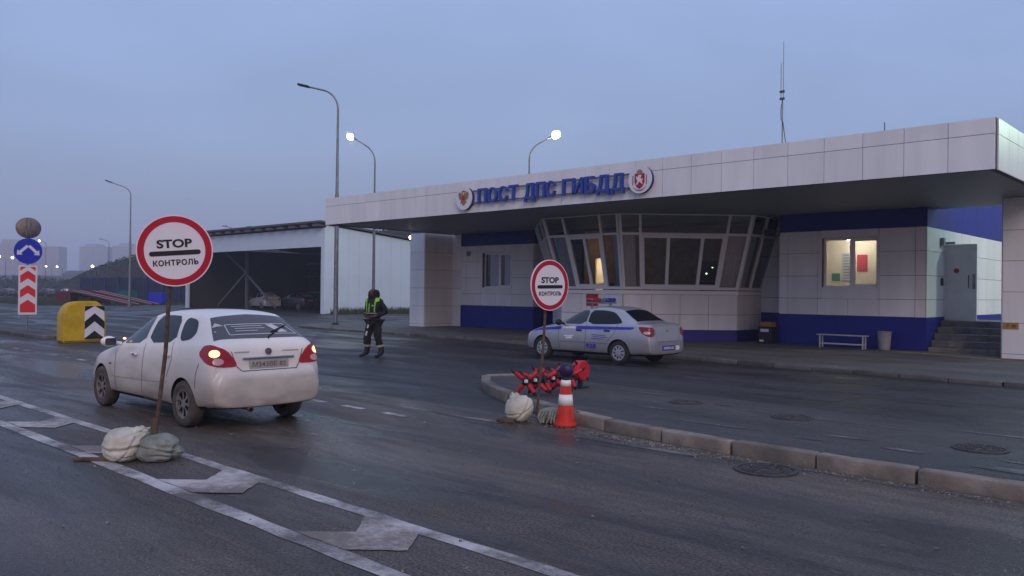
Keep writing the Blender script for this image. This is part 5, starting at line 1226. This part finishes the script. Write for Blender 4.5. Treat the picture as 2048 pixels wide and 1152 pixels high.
def build_police(label):
    t = thing('police_car', label, 'car', (-12.88, 17.24, 0))
    res, bv = car_body(PST, (-1.42, 1.05), .335, dict(w=.845, r=.29, sill=.28), M['car_silver'])
    o = bpy.data.objects.new('body', res); COL.objects.link(o); o.parent = t
    S = lambda pts: [(x, 0, z) for x, z in pts]
    for sy in (-1, 1):
        D = (0, -sy, 0)
        for i, w in enumerate([[(-.80, .945), (.0, .955), (.03, 1.305), (-.20, 1.30), (-.42, 1.19)], [(.05, .955), (.98, .985), (1.12, 1.02), (1.02, 1.12), (.80, 1.27), (.5, 1.315), (.07, 1.31)]]):
            patch(bv, S(w), D, .003, .05, rnd=1).build('side_window', M['car_glass_lit'] if i == 0 else M['car_glass'], t)
        mb = MB()
        for ln in ([(-.84, .92), (-.86, .6), (-.80, .27)], [(.03, .95), (.04, .6), (.0, .26)], [(-.80, .26), (.66, .26)], [(1.0, .98), (.92, .75), (.72, .56)]): strip(bv, [(x, 0, z) for x, z in ln], D, .009, .003).build('door_gap', M['under'], t)
        mb = MB(); patch(bv, S([(-.28, .815), (1.40, .865), (1.52, .90), (1.50, .93), (-.28, .905)]), D, .004, .09, mb); patch(bv, S([(-1.98, .665), (-1.6, .74), (-.78, .80), (-.78, .88), (-1.5, .81), (-1.9, .72)]), D, .004, .09, mb); mb.build('stripe', M['stripe'], t)
        mb = MB(); strip(bv, [(x, 0, z) for x, z in ((-.80, .49), (.70, .50))], D, .012, .004, mb); mb.build('door_crease', M['seam'], t)
        for x in (-.18, .70): b = MB(); b.bbox(x - .09, x + .09, sy * .825 - .02, sy * .825 + .02, .775 + (x > 0) * .02, .815 + (x > 0) * .02, .012); b.build('handle', M['black'], t)
        ux = (1, 0, 0) if sy < 0 else (-1, 0, 0)
        b = MB(); text_into(b, '928', (.22, sy * .845, .42), ux, (0, 0, 1), .32, .115, .006, bold=.02); b.build('fleet_number', M['stripe'], t)
        mb = MB()
        for x0, x1, z in ((.22, .66, .70), (.28, .72, .655), (.22, .60, .61)): strip(bv, [(x0, 0, z), (x1, 0, z - .01)], D, .016, .004, mb)
        mb.build('door_lettering', M['stripe'], t)
        mb = MB()
        for x0, x1, z, ww in ((-.72, -.30, .85, .05), (-.66, -.34, .64, .03), (-.6, -.40, .59, .05)): strip(bv, [(x0, 0, z), (x1, 0, z + .012)], D, ww, .004, mb)
        mb.build('door_emblem', M['sign_white'], t)
        b = MB(); b.bm(ell_bm((-.74, sy * .95, .985), (.07, .11, .08)), smooth=True); b.tube([(-.70, sy * .77, .95), (-.74, sy * .88, .96)], .03, 8); b.build('mirror', M['black'], t)
        Dt = Vector((-.72, -sy * .69, 0))
        tl = patch(bv, [(1.66, sy * .76, .945), (2.04, sy * .64, .935), (2.08, sy * .56, .90), (2.1, sy * .56, .72), (2.02, sy * .72, .70), (1.86, sy * .80, .77), (1.72, sy * .80, .88)], Dt, .006, .03, rnd=1).build('tail_light', M['tail_unlit'], t)
        c = Vector((1.98, sy * .75, .80)); s1 = Vector((.69, -sy * .72, 0))
        patch(bv, [c + s1 * math.cos(k * PI / 8) * .10 + Vector((0, 0, math.sin(k * PI / 8) * .035)) for k in range(16)], Dt, .010, .03).build('reversing_lens', M['tail_clear'], tl)
        patch(bv, [(-2.10, sy * .38, .58), (-2.02, sy * .64, .66), (-1.82, sy * .74, .72), (-1.86, sy * .76, .60), (-2.08, sy * .56, .53)], (.75, -sy * .66, 0), .006, .04).build('headlight', M['tail_clear'], t)
        for ax in (-1.42, 1.05): wheel(t, ax, sy * .735, .29, .18, sy, M['rim'], M['rubber'], 9, .1, 'cap')
    patch(bv, [(1.02, -.49, 1.305), (1.0, 0, 1.34), (1.02, .49, 1.305), (1.47, .60, 1.05), (1.49, 0, 1.05), (1.47, -.60, 1.05)], (-.5, 0, -.86), .004, .06).build('rear_window', M['car_glass'], t)
    patch(bv, [(-.80, -.64, 1.0), (-.93, 0, .99), (-.80, .64, 1.0), (-.18, .54, 1.33), (-.22, 0, 1.37), (-.18, -.54, 1.33)], (.5, 0, -.87), .004, .07).build('windscreen', M['car_glass_lit'], t)
    Db = (-1, 0, 0); mb = MB(); strip(bv, [(2, -.54, .97), (2, -.52, .72), (2, -.48, .585), (2, .48, .585), (2, .52, .72), (2, .54, .97)], Db, .010, .003, mb); mb.build('lid_gap', M['seam'], t)
    b = MB(); b.bm(ell_bm((2.09, 0, .83), (.012, .05, .032))); b.build('badge', M['pole_dark'], t)
    b = MB(); b.box(2.146, 2.164, -.27, .27, .37, .485); pl_ = b.build('number_plate', M['plate_blue'], t)
    b = MB(); text_into(b, 'К0928 82', (2.1645, 0, .427), (0, 1, 0), (0, 0, 1), .45, .065, .002, bold=.012); b.build('lettering', M['sign_white'], pl_)
    b = MB(); b.bbox(2.12, 2.15, .34, .50, .36, .47, .01); b.build('reflector', M['sign_white'], t)
    lb = MB(); lb.bbox(-.20, .02, -.52, .52, 1.475, 1.52, .012); lb.tube([(-.09, -.40, 1.36), (-.09, -.40, 1.48)], .03, 8); lb.tube([(-.09, .40, 1.36), (-.09, .40, 1.48)], .03, 8); bs_ = lb.build('light_bar', M['steel'], t)
    b = MB(); b.bbox(-.19, .01, -.53, -.12, 1.521, 1.62, .04, seg=3); b.build('red_beacon', M['red_lens'], bs_)
    b = MB(); b.bbox(-.19, .01, .12, .53, 1.521, 1.62, .04, seg=3); b.build('blue_beacon', M['blue_lens'], bs_)
    b = MB(); b.bbox(-.15, -.03, -.11, .11, 1.521, 1.60, .02); b.build('loudspeaker', M['steel'], bs_)
    return t
police = build_police('silver police saloon with blue stripe and roof light bar parked before the bay')
for ob in [x for x in bpy.data.objects if x.type == 'MESH' and (x.parent == police or (x.parent and x.parent.parent == police))]:
    for v in ob.data.vertices:
        if v.co.x > 1.42: v.co.x = 1.42 + (v.co.x - 1.42) * .74

def recolour(root, frm, to):
    for ch in [x for x in bpy.data.objects if x.parent == root]:
        for s in ch.material_slots:
            if s.material in frm: s.link = 'OBJECT'; s.material = to
        recolour(ch, frm, to)
def parked(loc, rz, label, grp=None, paint=None, src=None):
    c = copy_tree(src or hatch); c.name = 'parked_car'; place(c, loc, rz, label, grp)
    recolour(c, [M['car_white'], M['car_silver']], paint or M['car_shed']); recolour(c, [M['tail_lit'], M['tail_red'], M['amber_spot']], M['tail_unlit']); return c
M['car_shed'] = mat('plain silver car paint', (.36, .36, .37), .35, metal=.2, coat=.4, var=.05)
M['car_dark'] = mat('dark grey car paint', (.03, .03, .032), .35, coat=.5)
parked((-66.2, 38.2, 0), -.15, 'silver hatchback parked nose in at the back of the dark open shed', 'cars in the shed')
parked((-63.6, 39.8, 0), .1, 'black car parked beside the silver one inside the dark open shed', 'cars in the shed', M['car_black'])
for k in range(6):
    parked((-155 + k * 1.2, 36.0 + k * 2.6, 0), .25, ['farthest left pale car of the row parked beyond the chevron board', 'white car second in the row beyond the chevron board', 'dark car in the row beyond the chevron board', 'silver car behind the chevron board in the far row', 'dark grey car near the right end of the far row', 'pale car at the right end of the far row'][k], 'far parked cars', [M['car_shed'], M['car_white'], M['car_dark'], M['car_shed'], M['car_dark'], M['car_white']][k])
# ------------------------------------------------------------------ police officer
def skin_mesh(chains, root=0, sub=2):
    """chains: list of lists of (key, (x,y,z), (rx,ry)); shared keys join the chains into one skeleton."""
    idx = {}; vs = []; rs = []; es = []
    for ch in chains:
        prev = None
        for k, p, r in ch:
            if k not in idx: idx[k] = len(vs); vs.append(p); rs.append(r if isinstance(r, tuple) else (r, r))
            if prev is not None: es.append((idx[prev], idx[k]))
            prev = k
    me = bpy.data.meshes.new('tmp_skin'); me.from_pydata(vs, es, []); me.update()
    ob = bpy.data.objects.new('tmp_skin', me); COL.objects.link(ob)
    md = ob.modifiers.new('s', 'SKIN'); md.use_smooth_shade = True
    if not me.skin_vertices:
        me.attributes  # the modifier adds the layer below
    lay = me.skin_vertices[0] if len(me.skin_vertices) else None
    if lay is None:
        bm = bmesh.new(); bm.from_mesh(me); bm.verts.layers.skin.verify(); bm.to_mesh(me); bm.free(); lay = me.skin_vertices[0]
    for i, r in enumerate(rs): lay.data[i].radius = r; lay.data[i].use_root = (i == root)
    s = ob.modifiers.new('u', 'SUBSURF'); s.levels = sub; s.render_levels = sub
    dg = bpy.context.evaluated_depsgraph_get(); dg.update()
    r = bpy.data.meshes.new_from_object(ob.evaluated_get(dg)); bpy.data.objects.remove(ob)
    for p in r.polygons: p.use_smooth = True
    return r
def mesh_obj(name, me, m, parent):
    me.materials.clear(); me.materials.append(m); me.name = name
    o = bpy.data.objects.new(name, me); COL.objects.link(o); o.parent = parent; WM[o.name] = wmat(parent); return o
fd = (Matrix.Rotation(math.radians(-22), 3, 'Z') @ Vector((.50, -.80, 0))).normalized()
P = thing('person', 'officer in black uniform, lime shouldered vest and dark hood walking across the road', 'person', (-17.42, 13.26, .0), rot=Matrix.Rotation(math.atan2(fd.x, -fd.y), 4, 'Z') @ Matrix.Diagonal((1.13, 1.1, 1.05, 1)))
J = dict(pel=(.0, .01, .93), wst=(.0, .0, 1.08), chs=(.0, .0, 1.28), nck=(-.005, -.01, 1.47), jaw=(-.012, -.045, 1.555), hed=(-.012, -.03, 1.63), crn=(-.012, -.015, 1.71),
         hl=(-.10, .01, .90), kl=(-.155, -.05, .52), al=(-.235, .02, .12), tl=(-.275, -.06, .06), hr=(.10, .01, .90), kr=(.135, -.02, .50), ar=(.165, .08, .11), tr=(.16, .0, .06),
         sl=(-.19, .0, 1.40), ell=(-.265, .05, 1.13), wl=(-.12, -.16, 1.02), sr=(.19, .0, 1.40), elr=(.31, .07, 1.13), wr=(.16, -.15, 1.02))
j = lambda k, r: (k, J[k], r)
fing = []
for sx, wk in ((1, 'wl'), (-1, 'wr')):
    w = Vector(J[wk]); pm = w + Vector((sx * .075, -.03, -.015)); fing.append([j(wk, .030), ('pm' + wk, tuple(pm), (.036, .020))])
    for q, (dx, dz, L) in enumerate(((.03, .03, .060), (.036, .010, .068), (.034, -.010, .063), (.028, -.028, .050))):
        b0 = pm + Vector((sx * .02, -.004, dz)); b1 = b0 + Vector((sx * L * .6, -.018, -.006)); b2 = b1 + Vector((sx * L * .35, .012, -.012)); fing.append([('pm' + wk, tuple(pm), (.036, .020)), ('a%d' % q + wk, tuple(b0), .010), ('b%d' % q + wk, tuple(b1), .009), ('c%d' % q + wk, tuple(b2), .0075)])
    th = w + Vector((sx * .035, -.035, .02)); fing.append([j(wk, .030), ('t0' + wk, tuple(th), .013), ('t1' + wk, tuple(th + Vector((sx * .035, -.02, .015))), .010)])
body = skin_mesh([[j('pel', (.13, .10)), j('wst', (.125, .10)), j('chs', (.15, .11)), j('nck', (.062, .062)), j('jaw', (.062, .072)), j('hed', (.080, .092)), j('crn', (.060, .070))], [j('hed', (.08, .092)), ('nose', (-.014, -.135, 1.615), (.012, .012))],
    [j('pel', (.13, .1)), j('hl', .085), j('kl', .06), j('al', .036), j('tl', .024)], [j('pel', (.13, .1)), j('hr', .085), j('kr', .06), j('ar', .036), j('tr', .024)],
    [j('chs', (.15, .11)), j('sl', .06), j('ell', .045), j('wl', .030)], [j('chs', (.15, .11)), j('sr', .06), j('elr', .045), j('wr', .030)]] + fing)
mesh_obj('body', body, M['skin'], P)
jk = skin_mesh([[('p', (0, .01, .90), (.160, .120)), ('w', (0, 0, 1.06), (.175, .135)), ('c', (0, .0, 1.27), (.195, .145)), ('n', (-.003, .0, 1.43), (.10, .09)), ('co', (-.005, .0, 1.50), (.085, .085))],
    [('c', (0, .0, 1.27), (.195, .145)), ('sl', (-.185, .0, 1.395), .085), ('el', (-.27, .055, 1.13), .072), ('wl', (-.135, -.145, 1.025), .050)], [('c', (0, .0, 1.27), (.195, .145)), ('sr', (.185, .0, 1.395), .085), ('er', (.315, .075, 1.13), .072), ('wr', (.175, -.138, 1.025), .050)]], 0)
for v in jk.vertices: v.co += Vector((1, .8, .4)) * (.012 * noise.noise(v.co * 9))
jo = mesh_obj('jacket', jk, M['uniform'], P)
tr = skin_mesh([[('p', (0, .01, .93), (.165, .13)), ('l', (-.095, .01, .86), .115), ('kl', (-.155, -.05, .53), .092), ('bl', (-.215, .0, .24), .085)], [('p', (0, .01, .93), (.165, .13)), ('r', (.095, .01, .86), .115), ('kr', (.135, -.02, .52), .092), ('br', (.158, .05, .24), .085)]])
for v in tr.vertices: v.co += Vector((1, 1, 0)) * (.014 * noise.noise(Vector((v.co.x * 7, v.co.y * 7, v.co.z * 13))))
mesh_obj('trousers', tr, M['uniform'], P)
for sd_ in ('l', 'r'):
    A, T_ = Vector(J['a' + sd_]), Vector((-.31, -.14, .04) if sd_ == 'l' else (.155, -.10, .035)); d = (T_ - A); d.z = 0
    bt = skin_mesh([[('t', tuple(A + Vector((.008 if sd_ == 'r' else .03, -.0, .20))), .068), ('a', tuple(A), (.062, .066)), ('h', tuple(A - d.normalized() * .02 + Vector((0, 0, -.065))), (.05, .05))], [('a', tuple(A), (.062, .066)), ('m', tuple(A + d * .55 + Vector((0, 0, -.058))), (.05, .045)), ('e', tuple(A + d * 1.1 + Vector((0, 0, -.075))), (.045, .035))]])
    zlo = min(v.co.z for v in bt.vertices)
    for v in bt.vertices: v.co.z = max(v.co.z, .0) if zlo < 0 else v.co.z - zlo * (v.co.z < .12)
    mesh_obj('boot', bt, M['boot'], P)
    c0, c1 = ((-.205, -.008, .285), (-.193, -.018, .335)) if sd_ == 'l' else ((.156, .042, .265), (.152, .034, .315))
    b = MB(); b.tube([c0, c1], .100, 20, caps=False); b.build('reflective_band', M['reflect'], P)
hd = skin_mesh([[('n', (-.005, .02, 1.45), (.125, .12)), ('h', (-.012, .0, 1.60), (.128, .15)), ('t', (-.012, .0, 1.70), (.108, .125))], [('n', (-.005, .02, 1.45), (.125, .12)), ('l', (-.10, -.02, 1.475), (.07, .07))], [('n', (-.005, .02, 1.45), (.125, .12)), ('r', (.08, -.02, 1.465), (.06, .07))]])
for v in hd.vertices:
    if v.co.y < -.07 and 1.53 < v.co.z < 1.68 and abs(v.co.x + .012) < .066: v.co.y = -.07
    v.co += v.normal * (.012 * noise.noise(v.co * 22))
mesh_obj('hood', hd, M['fur'], P)
b = MB()
for sx in (-.042, .018): b.bm(ell_bm((sx, -.112, 1.632), (.011, .008, .007), 2))
b.build('eyes', M['ink'], P)
b = MB(); b.bm(ell_bm((-.012, -.108, 1.575), (.024, .008, .006), 2)); b.build('mouth', mat('lips', (.2, .09, .075), .6), P)
jb = BVHTree.FromPolygons([v.co for v in jo.data.vertices], [tuple(p.vertices) for p in jo.data.polygons])
def vest_patch(pts, off, nm, m, par):
    mb = MB()
    for yy, D in ((-1, (0, 1, 0)), (1, (0, -1, 0))): patch(jb, [(x, 0, z) for x, z in pts], D, off, .03, mb)
    return mb.build(nm, m, par)
v_ = vest_patch([(-.19, 1.10), (.19, 1.10), (.21, 1.30), (.20, 1.47), (.09, 1.505), (-.09, 1.505), (-.20, 1.47), (-.21, 1.30)], .012, 'vest', M['vest'], P)
for s in (-1, 1):
    vest_patch([(s * .095, 1.49), (s * .19, 1.465), (s * .215, 1.40), (s * .15, 1.375), (s * .11, 1.41)], .018, 'shoulder_yoke', M['lime'], v_)
    vest_patch([(s * .11, 1.40), (s * .148, 1.39), (s * .128, 1.125), (s * .105, 1.125)], .018, 'vertical_tape', M['lime'], v_)
vest_patch([(-.055, 1.34), (-.025, 1.34), (-.028, 1.125), (-.06, 1.125)], .018, 'front_tape', M['lime'], v_)
vest_patch([(-.19, 1.09), (.19, 1.09), (.19, 1.112), (-.19, 1.112)], .018, 'belt_tape', M['reflect'], v_)
mb = MB(); patch(jb, [(.03, 0, 1.27), (.10, 0, 1.27), (.10, 0, 1.31), (.03, 0, 1.31)], (0, 1, 0), .02, .03, mb); mb.build('badge', M['reflect'], v_)
W = wmat(P)
t = thing('traffic_baton', 'black and white striped baton hanging from the hand of the officer', 'baton', (0, 0, 0)); t.matrix_world = W.copy(); WM[t.name] = W.copy()
b = MB(); p0, p1 = Vector((.06, -.22, .97)), Vector((-.06, -.21, .55)); b.tube([p0.lerp(p1, .0), p0.lerp(p1, .35)], .015, 10); b.tube([p0.lerp(p1, .56), p0.lerp(p1, .74)], .017, 10); b.build('shaft', M['black'], t)
for f0, f1 in ((.35, .56), (.74, 1.0)): b = MB(); b.tube([p0.lerp(p1, f0), p0.lerp(p1, f1)], .018, 10); b.build('white_band', M['sign_white'], t)

# ------------------------------------------------------------------ open vehicle shed
G_ = thing('vehicle_shed', 'long open fronted white shed with sloping roof and dark interior', 'building', (-61, 34.2, 0))
sx0, sx1, sy0, sy1 = -73.0, -50.9, 34.2, 47.0
zr = lambda y: 6.62 - (y - sy0) * .093
b = MB(); b.box(sx0, sx1, sy0, sy0 + .12, 4.92, 6.30)
b.build('front_band', M['shed_panel'], G_, world=True)
b = MB()
for k in range(13):
    y0 = sy0 + .13 + k * 1.0; y1 = y0 + .985 if k < 12 else sy1
    if y0 > sy1 - .2: break
    b.add([(sx1, y0, .02), (sx1, y1, .02), (sx1, y1, zr(y1) - .12), (sx1, y0, zr(y0) - .12), (sx1 - .1, y0, .02), (sx1 - .1, y1, .02), (sx1 - .1, y1, zr(y1) - .12), (sx1 - .1, y0, zr(y0) - .12)], [(0, 1, 2, 3), (5, 4, 7, 6), (0, 3, 7, 4), (1, 5, 6, 2), (2, 6, 7, 3)])
b.build('side_wall', M['shed_panel'], G_, world=True)
b = MB(); b.box(sx1 - .42, sx1 + .02, sy0 - .02, sy0 + .128, 0, 4.915); b.build('corner_post', M['shed_panel'], G_, world=True)
b = MB(); b.box(sx0, sx0 + .45, sy0 - .02, sy0 + .16, 0, 4.915); b.build('end_post', M['shed_panel'], G_, world=True)
b = MB()
b.add([(sx0 - .6, sy0 - .5, 6.66), (sx1 + .25, sy0 - .5, 6.66), (sx1 + .25, sy1, zr(sy1)), (sx0 - .6, sy1, zr(sy1)), (sx0 - .6, sy0 - .5, 6.80), (sx1 + .25, sy0 - .5, 6.80), (sx1 + .25, sy1, zr(sy1) + .14), (sx0 - .6, sy1, zr(sy1) + .14)], [(0, 3, 2, 1), (4, 5, 6, 7), (0, 1, 5, 4), (1, 2, 6, 5), (2, 3, 7, 6), (3, 0, 4, 7)])
b.build('roof', M['shed_roof'], G_, world=True)
for k in range(14):
    x = sx1 - .5 - k * 1.64; b = MB(); b.box(x - .45, x + .45, sy0 - .46, sy0 + .12, 6.40, 6.56); b.box(x - .06, x + .06, sy0 - .46, sy0 + .1, 6.561, 6.64); b.build('rafter_end', M['shed_steel'], G_, world=True)
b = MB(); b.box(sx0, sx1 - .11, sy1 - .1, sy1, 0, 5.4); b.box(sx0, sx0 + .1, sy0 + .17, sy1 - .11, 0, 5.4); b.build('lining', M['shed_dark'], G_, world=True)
b = MB()
for z in (1.5, 3.1, 4.4): b.box(sx0 + .2, sx1 - .2, sy1 - .2, sy1 - .11, z - .07, z + .07)
b.build('wall_rail', M['shed_steel'], G_, world=True)
for x, y in ((-66.2, 36.5), (-60.5, 43), (-56.8, 45.5), (-54.0, 45.5), (-62.5, 45.5)): b = MB(); b.box(x - .1, x + .1, y - .1, y + .1, 0, 5.3); b.build('post', M['shed_steel'], G_, world=True)
b = MB()
for p, q in (((-71.2, 36.4, .2), (-66.3, 36.4, 3.1)), ((-66.1, 36.4, 3.1), (-61.2, 36.4, .2)), ((-71.2, 36.5, 5.6), (-66.3, 36.5, 3.2))): bar(b, Vector(p), Vector(q), .16, .12, Vector((0, 1, 0)))
b.build('brace', M['shed_steel'], G_, world=True)
# containers, ramp, fence beyond
def container(name, label, loc, rz, sx, sy, sz, m):
    t = thing(name, label, 'container', loc, rz); b = MB(); n = 12
    b.box(-sx, sx, -sy, sy, .12, sz)
    for k in range(8): x = -sx + (k + .5) * sx / 4; b.box(x - .04, x + .04, -sy - .05, -sy - .001, .2, sz - .1)
    b.build('body', m, t); b = MB(); b.bbox(-sx - .05, sx + .05, -sy - .05, sy + .05, sz + .001, sz + .09, .02); b.build('lid', m, t)
    for q in (-1, 1): b = MB(); b.lathe([(.001, -.04), (.07, -.04), (.07, .04), (.001, .04)], 12, 'Y', o=(q * sx * .8, -sy * .8, .07)); b.build('caster', M['black'], t)
container('waste_container', 'bright blue waste container standing beyond the low end of the red ramp', (-87.8, 38.2, 0), .5, .85, .55, 1.2, M['bin_blue'])
container('waste_container', 'green waste container behind the high end of the red ramp', (-93.5, 37.2, 0), .4, .75, .6, 1.35, M['bin_green'])
t = thing('loading_ramp', 'long dark red steel vehicle ramp sloping down to the ground behind the yellow box', 'ramp', (-80.2, 33.6, 0), math.atan2(-3.3, -10.6))
b = MB()
L_ = 10.6
deck = lambda x: .10 + 1.22 * min(1, x / 8.6)
for sy in (-1.15, 1.15):
    for q in range(2):
        yy = sy + (q - .5) * .62; bar(b, Vector((0, yy, .12)), Vector((8.6, yy, 1.34)), .14, .16, Vector((0, 1, 0)))
    for k in range(28): x = .3 + k * .3; b.box(x - .04, x + .04, sy - .36, sy + .36, deck(x) - .02, deck(x) + .03)
b.box(8.5, 11.2, -1.5, 1.5, 1.16, 1.36)
b.build('deck', M['ramp_red'], t)
b = MB()
for sy in (-1.55, -.72, .72, 1.55): bar(b, Vector((0, sy, .2)), Vector((8.5, sy, 1.44)), .06, .10, Vector((0, 1, 0)))
b.build('guide_rail', M['ramp_rail'], t)
b = MB(); b.box(9.0, 11.25, -1.45, -1.38, .35, 1.155); b.box(9.0, 11.25, 1.38, 1.45, .35, 1.155); b.box(11.1, 11.2, -1.37, 1.37, .35, 1.155); b.build('skirt', M['ramp_red'], t)
for x in (6.8, 7.8):
    for sy in (-1.1, 1.1): b = MB(); b.lathe([(.001, -.12), (.18, -.12), (.38, -.1), (.40, 0), (.38, .1), (.18, .12), (.001, .12)], 24, 'Y', o=(x, sy, .40)); b.build('wheel', M['rubber'], t)
b = MB(); b.tube([(7.3, -1.1, .6), (7.3, 1.1, .6)], .06, 8); b.box(7.2, 7.4, -.2, .2, .6, 1.1); b.build('axle', M['black'], t)
t = thing('sheet_fence', 'long dark blue ribbed sheet fence at the foot of the embankment', 'fence', (-95, 44.2, 0))
for x0, x1 in ((-128, -118), (-118, -108), (-108, -98), (-98, -88), (-88, -74)):
    b = MB(); n = int((x1 - x0) / .18); vs = []; fs = []
    for k in range(n + 1): x = x0 + (x1 - x0) * k / n + .02; y = 44.2 + (.05 if k % 4 < 2 else 0); vs += [(x, y, .1), (x, y, 3.1), (x, y + .02, 3.1), (x, y + .02, .1)]
    for k in range(n):
        for q in range(4): fs.append((4 * k + q, 4 * k + 4 + q, 4 * k + 4 + (q + 1) % 4, 4 * k + (q + 1) % 4))
    b.add(vs, fs); b.build('fence_panel', M['fence_blue'], t, world=True)
for k in range(12): x = -127.9 + k * 4.6; b = MB(); b.box(x - .12, x + .12, 44.05, 44.18, 0, 3.25); b.build('post', mat('blue post', (.018, .024, .13), .5) if k == 0 else bpy.data.materials['blue post'], t, world=True)

# ------------------------------------------------------------------ far flats
def flats(label, loc, rz, w, d, h, fl, nb, m, steps=()):
    t = thing('apartment_block', label, 'apartment block', loc, rz, 'far apartment blocks')
    b = MB(); b.box(-w / 2, w / 2, -d / 2, d / 2, -2, h)
    for x0, x1, hh in steps: b.box(x0, x1, -d / 2 + .5, d / 2 - .5, h + .01, h + hh)
    b.build('wall', m, t); b = MB(); fh = h / fl; bw = w / nb
    for i in range(fl):
        for k in range(nb):
            if (k % 4) == 3: b.box(-w / 2 + k * bw + .2, -w / 2 + (k + 1) * bw - .2, -d / 2 - .9, -d / 2 - .01, i * fh + .3, i * fh + 1.2)
            else: b.box(-w / 2 + k * bw + bw * .25, -w / 2 + (k + 1) * bw - bw * .25, -d / 2 - .06, -d / 2 - .005, i * fh + 1.0, i * fh + fh - .5)
    for i in range(fl):
        for k in range(5): y = -d / 2 + (k + .3) * d / 5; b.box(w / 2 + .005, w / 2 + .06, y, y + d / 9, i * fh + 1.0, i * fh + fh - .5)
    o = b.build('windows', M['win_dark'], t); o['kind'] = 'stuff'
yaw = math.atan2(.73, .68)
K = 1.7
flats('wide pale concrete block of flats standing in the mist right of the signs', (-630 * K, 229 * K, 0), yaw - .1, 34, 22, 52.0, 17, 14, M['apart'], ((-10, 3, 3.2),))
flats('second grey block of flats adjoining it on the right, seen edge on in the mist', (-622 * K, 246 * K, 0), yaw + .15, 26, 26, 53.5, 17, 10, M['apart'], ((-5, 8, 3.6),))
flats('reddish block of flats at the left edge of the view in the mist', (-622 * K, 172 * K, 0), yaw, 44, 22, 50.5, 17, 16, M['apart2'], ((-7, 10, 4.5),))
flats('low reddish block of flats half hidden behind the blue direction sign', (-600 * K, 189 * K, 0), yaw, 24, 20, 47.5, 16, 10, M['apart2'])
for k, (x, y, w, h) in enumerate(((-420, 118, 60, 5), (-470, 190, 70, 9), (-380, 150, 40, 4))):
    t = thing('warehouse', ['long low grey hall far off beneath the reddish flats', 'dim grey hall far off beneath the wide flats', 'low shed far off at the foot of the embankment'][k], 'building', (x, y, 0), yaw)
    b = MB(); b.box(-w / 2, w / 2, -8, 8, 0, h); b.build('wall', M['apart'] if k == 2 else M['seam'], t); b = MB(); b.prism([(-8.5, h), (8.5, h), (0, h + 2)], (-w / 2 - .5, 0, 0.01), (0, 1, 0), (0, 0, 1), w + 1); b.build('roof', M['roofing'], t)
rt = random.Random(12)
def tree_mass():
    mb = MB()
    for k in range(5200):
        x = rt.uniform(-340, -200); y = 40 + (x + 340) * .28 + rt.uniform(0, 55); h = rt.uniform(0, 1) ** .7 * (3.5 + 2.5 * noise.noise(Vector((x * .05, y * .05, 0)))); s = rt.uniform(.3, .9)
        a_ = rt.uniform(0, 6.3); mb.add([(x + s * math.cos(a_), y + s * math.sin(a_), h - s * .6), (x - s * math.cos(a_), y - s * math.sin(a_), h - s * .5), (x + rt.uniform(-s, s), y + rt.uniform(-s, s), h + s * .7)], [(0, 1, 2)])
    for k in range(5200):
        x = rt.uniform(-168, -70); y = rt.uniform(47, 62); zc = max(0, min(8.3, 8.3 * (1 - math.exp(-max(0, (x + 170)) / 24)) * 1.1)); q = min(1, max(0, (y - 46.5) / 8)); z = zc * q * q * (3 - 2 * q)
        s = rt.uniform(.05, .15) * (1 + 1.2 * max(0, noise.noise(Vector((x * .2, y * .2, 4))))); a_ = rt.uniform(0, 6.3)
        mb.add([(x + s * math.cos(a_), y + s * math.sin(a_), z - .1), (x - s * math.cos(a_), y - s * math.sin(a_), z - .1), (x + rt.uniform(-s, s), y + rt.uniform(-s, s), z + s * 1.1)], [(0, 1, 2)])
    o = mb.build('scrub', mat('far scrub', (.035, .04, .03), .95, island=.4)); o['kind'] = 'stuff'
tree_mass()

# ------------------------------------------------------------------ evening mist
hz = MB(); hz.box(-1250, 40, -50, 560, -1.2, 72)
vm = bpy.data.materials.new('haze'); vm.use_nodes = True; tv = vm.node_tree; tv.nodes.clear()
ov = tv.nodes.new('ShaderNodeOutputMaterial'); pv = tv.nodes.new('ShaderNodeVolumePrincipled')
pv.inputs['Color'].default_value = (.86, .90, 1, 1); pv.inputs['Density'].default_value = .0009; pv.inputs['Anisotropy'].default_value = .2
tv.links.new(pv.outputs[0], ov.inputs['Volume'])
ho = hz.build('haze', vm); ho['kind'] = 'stuff'
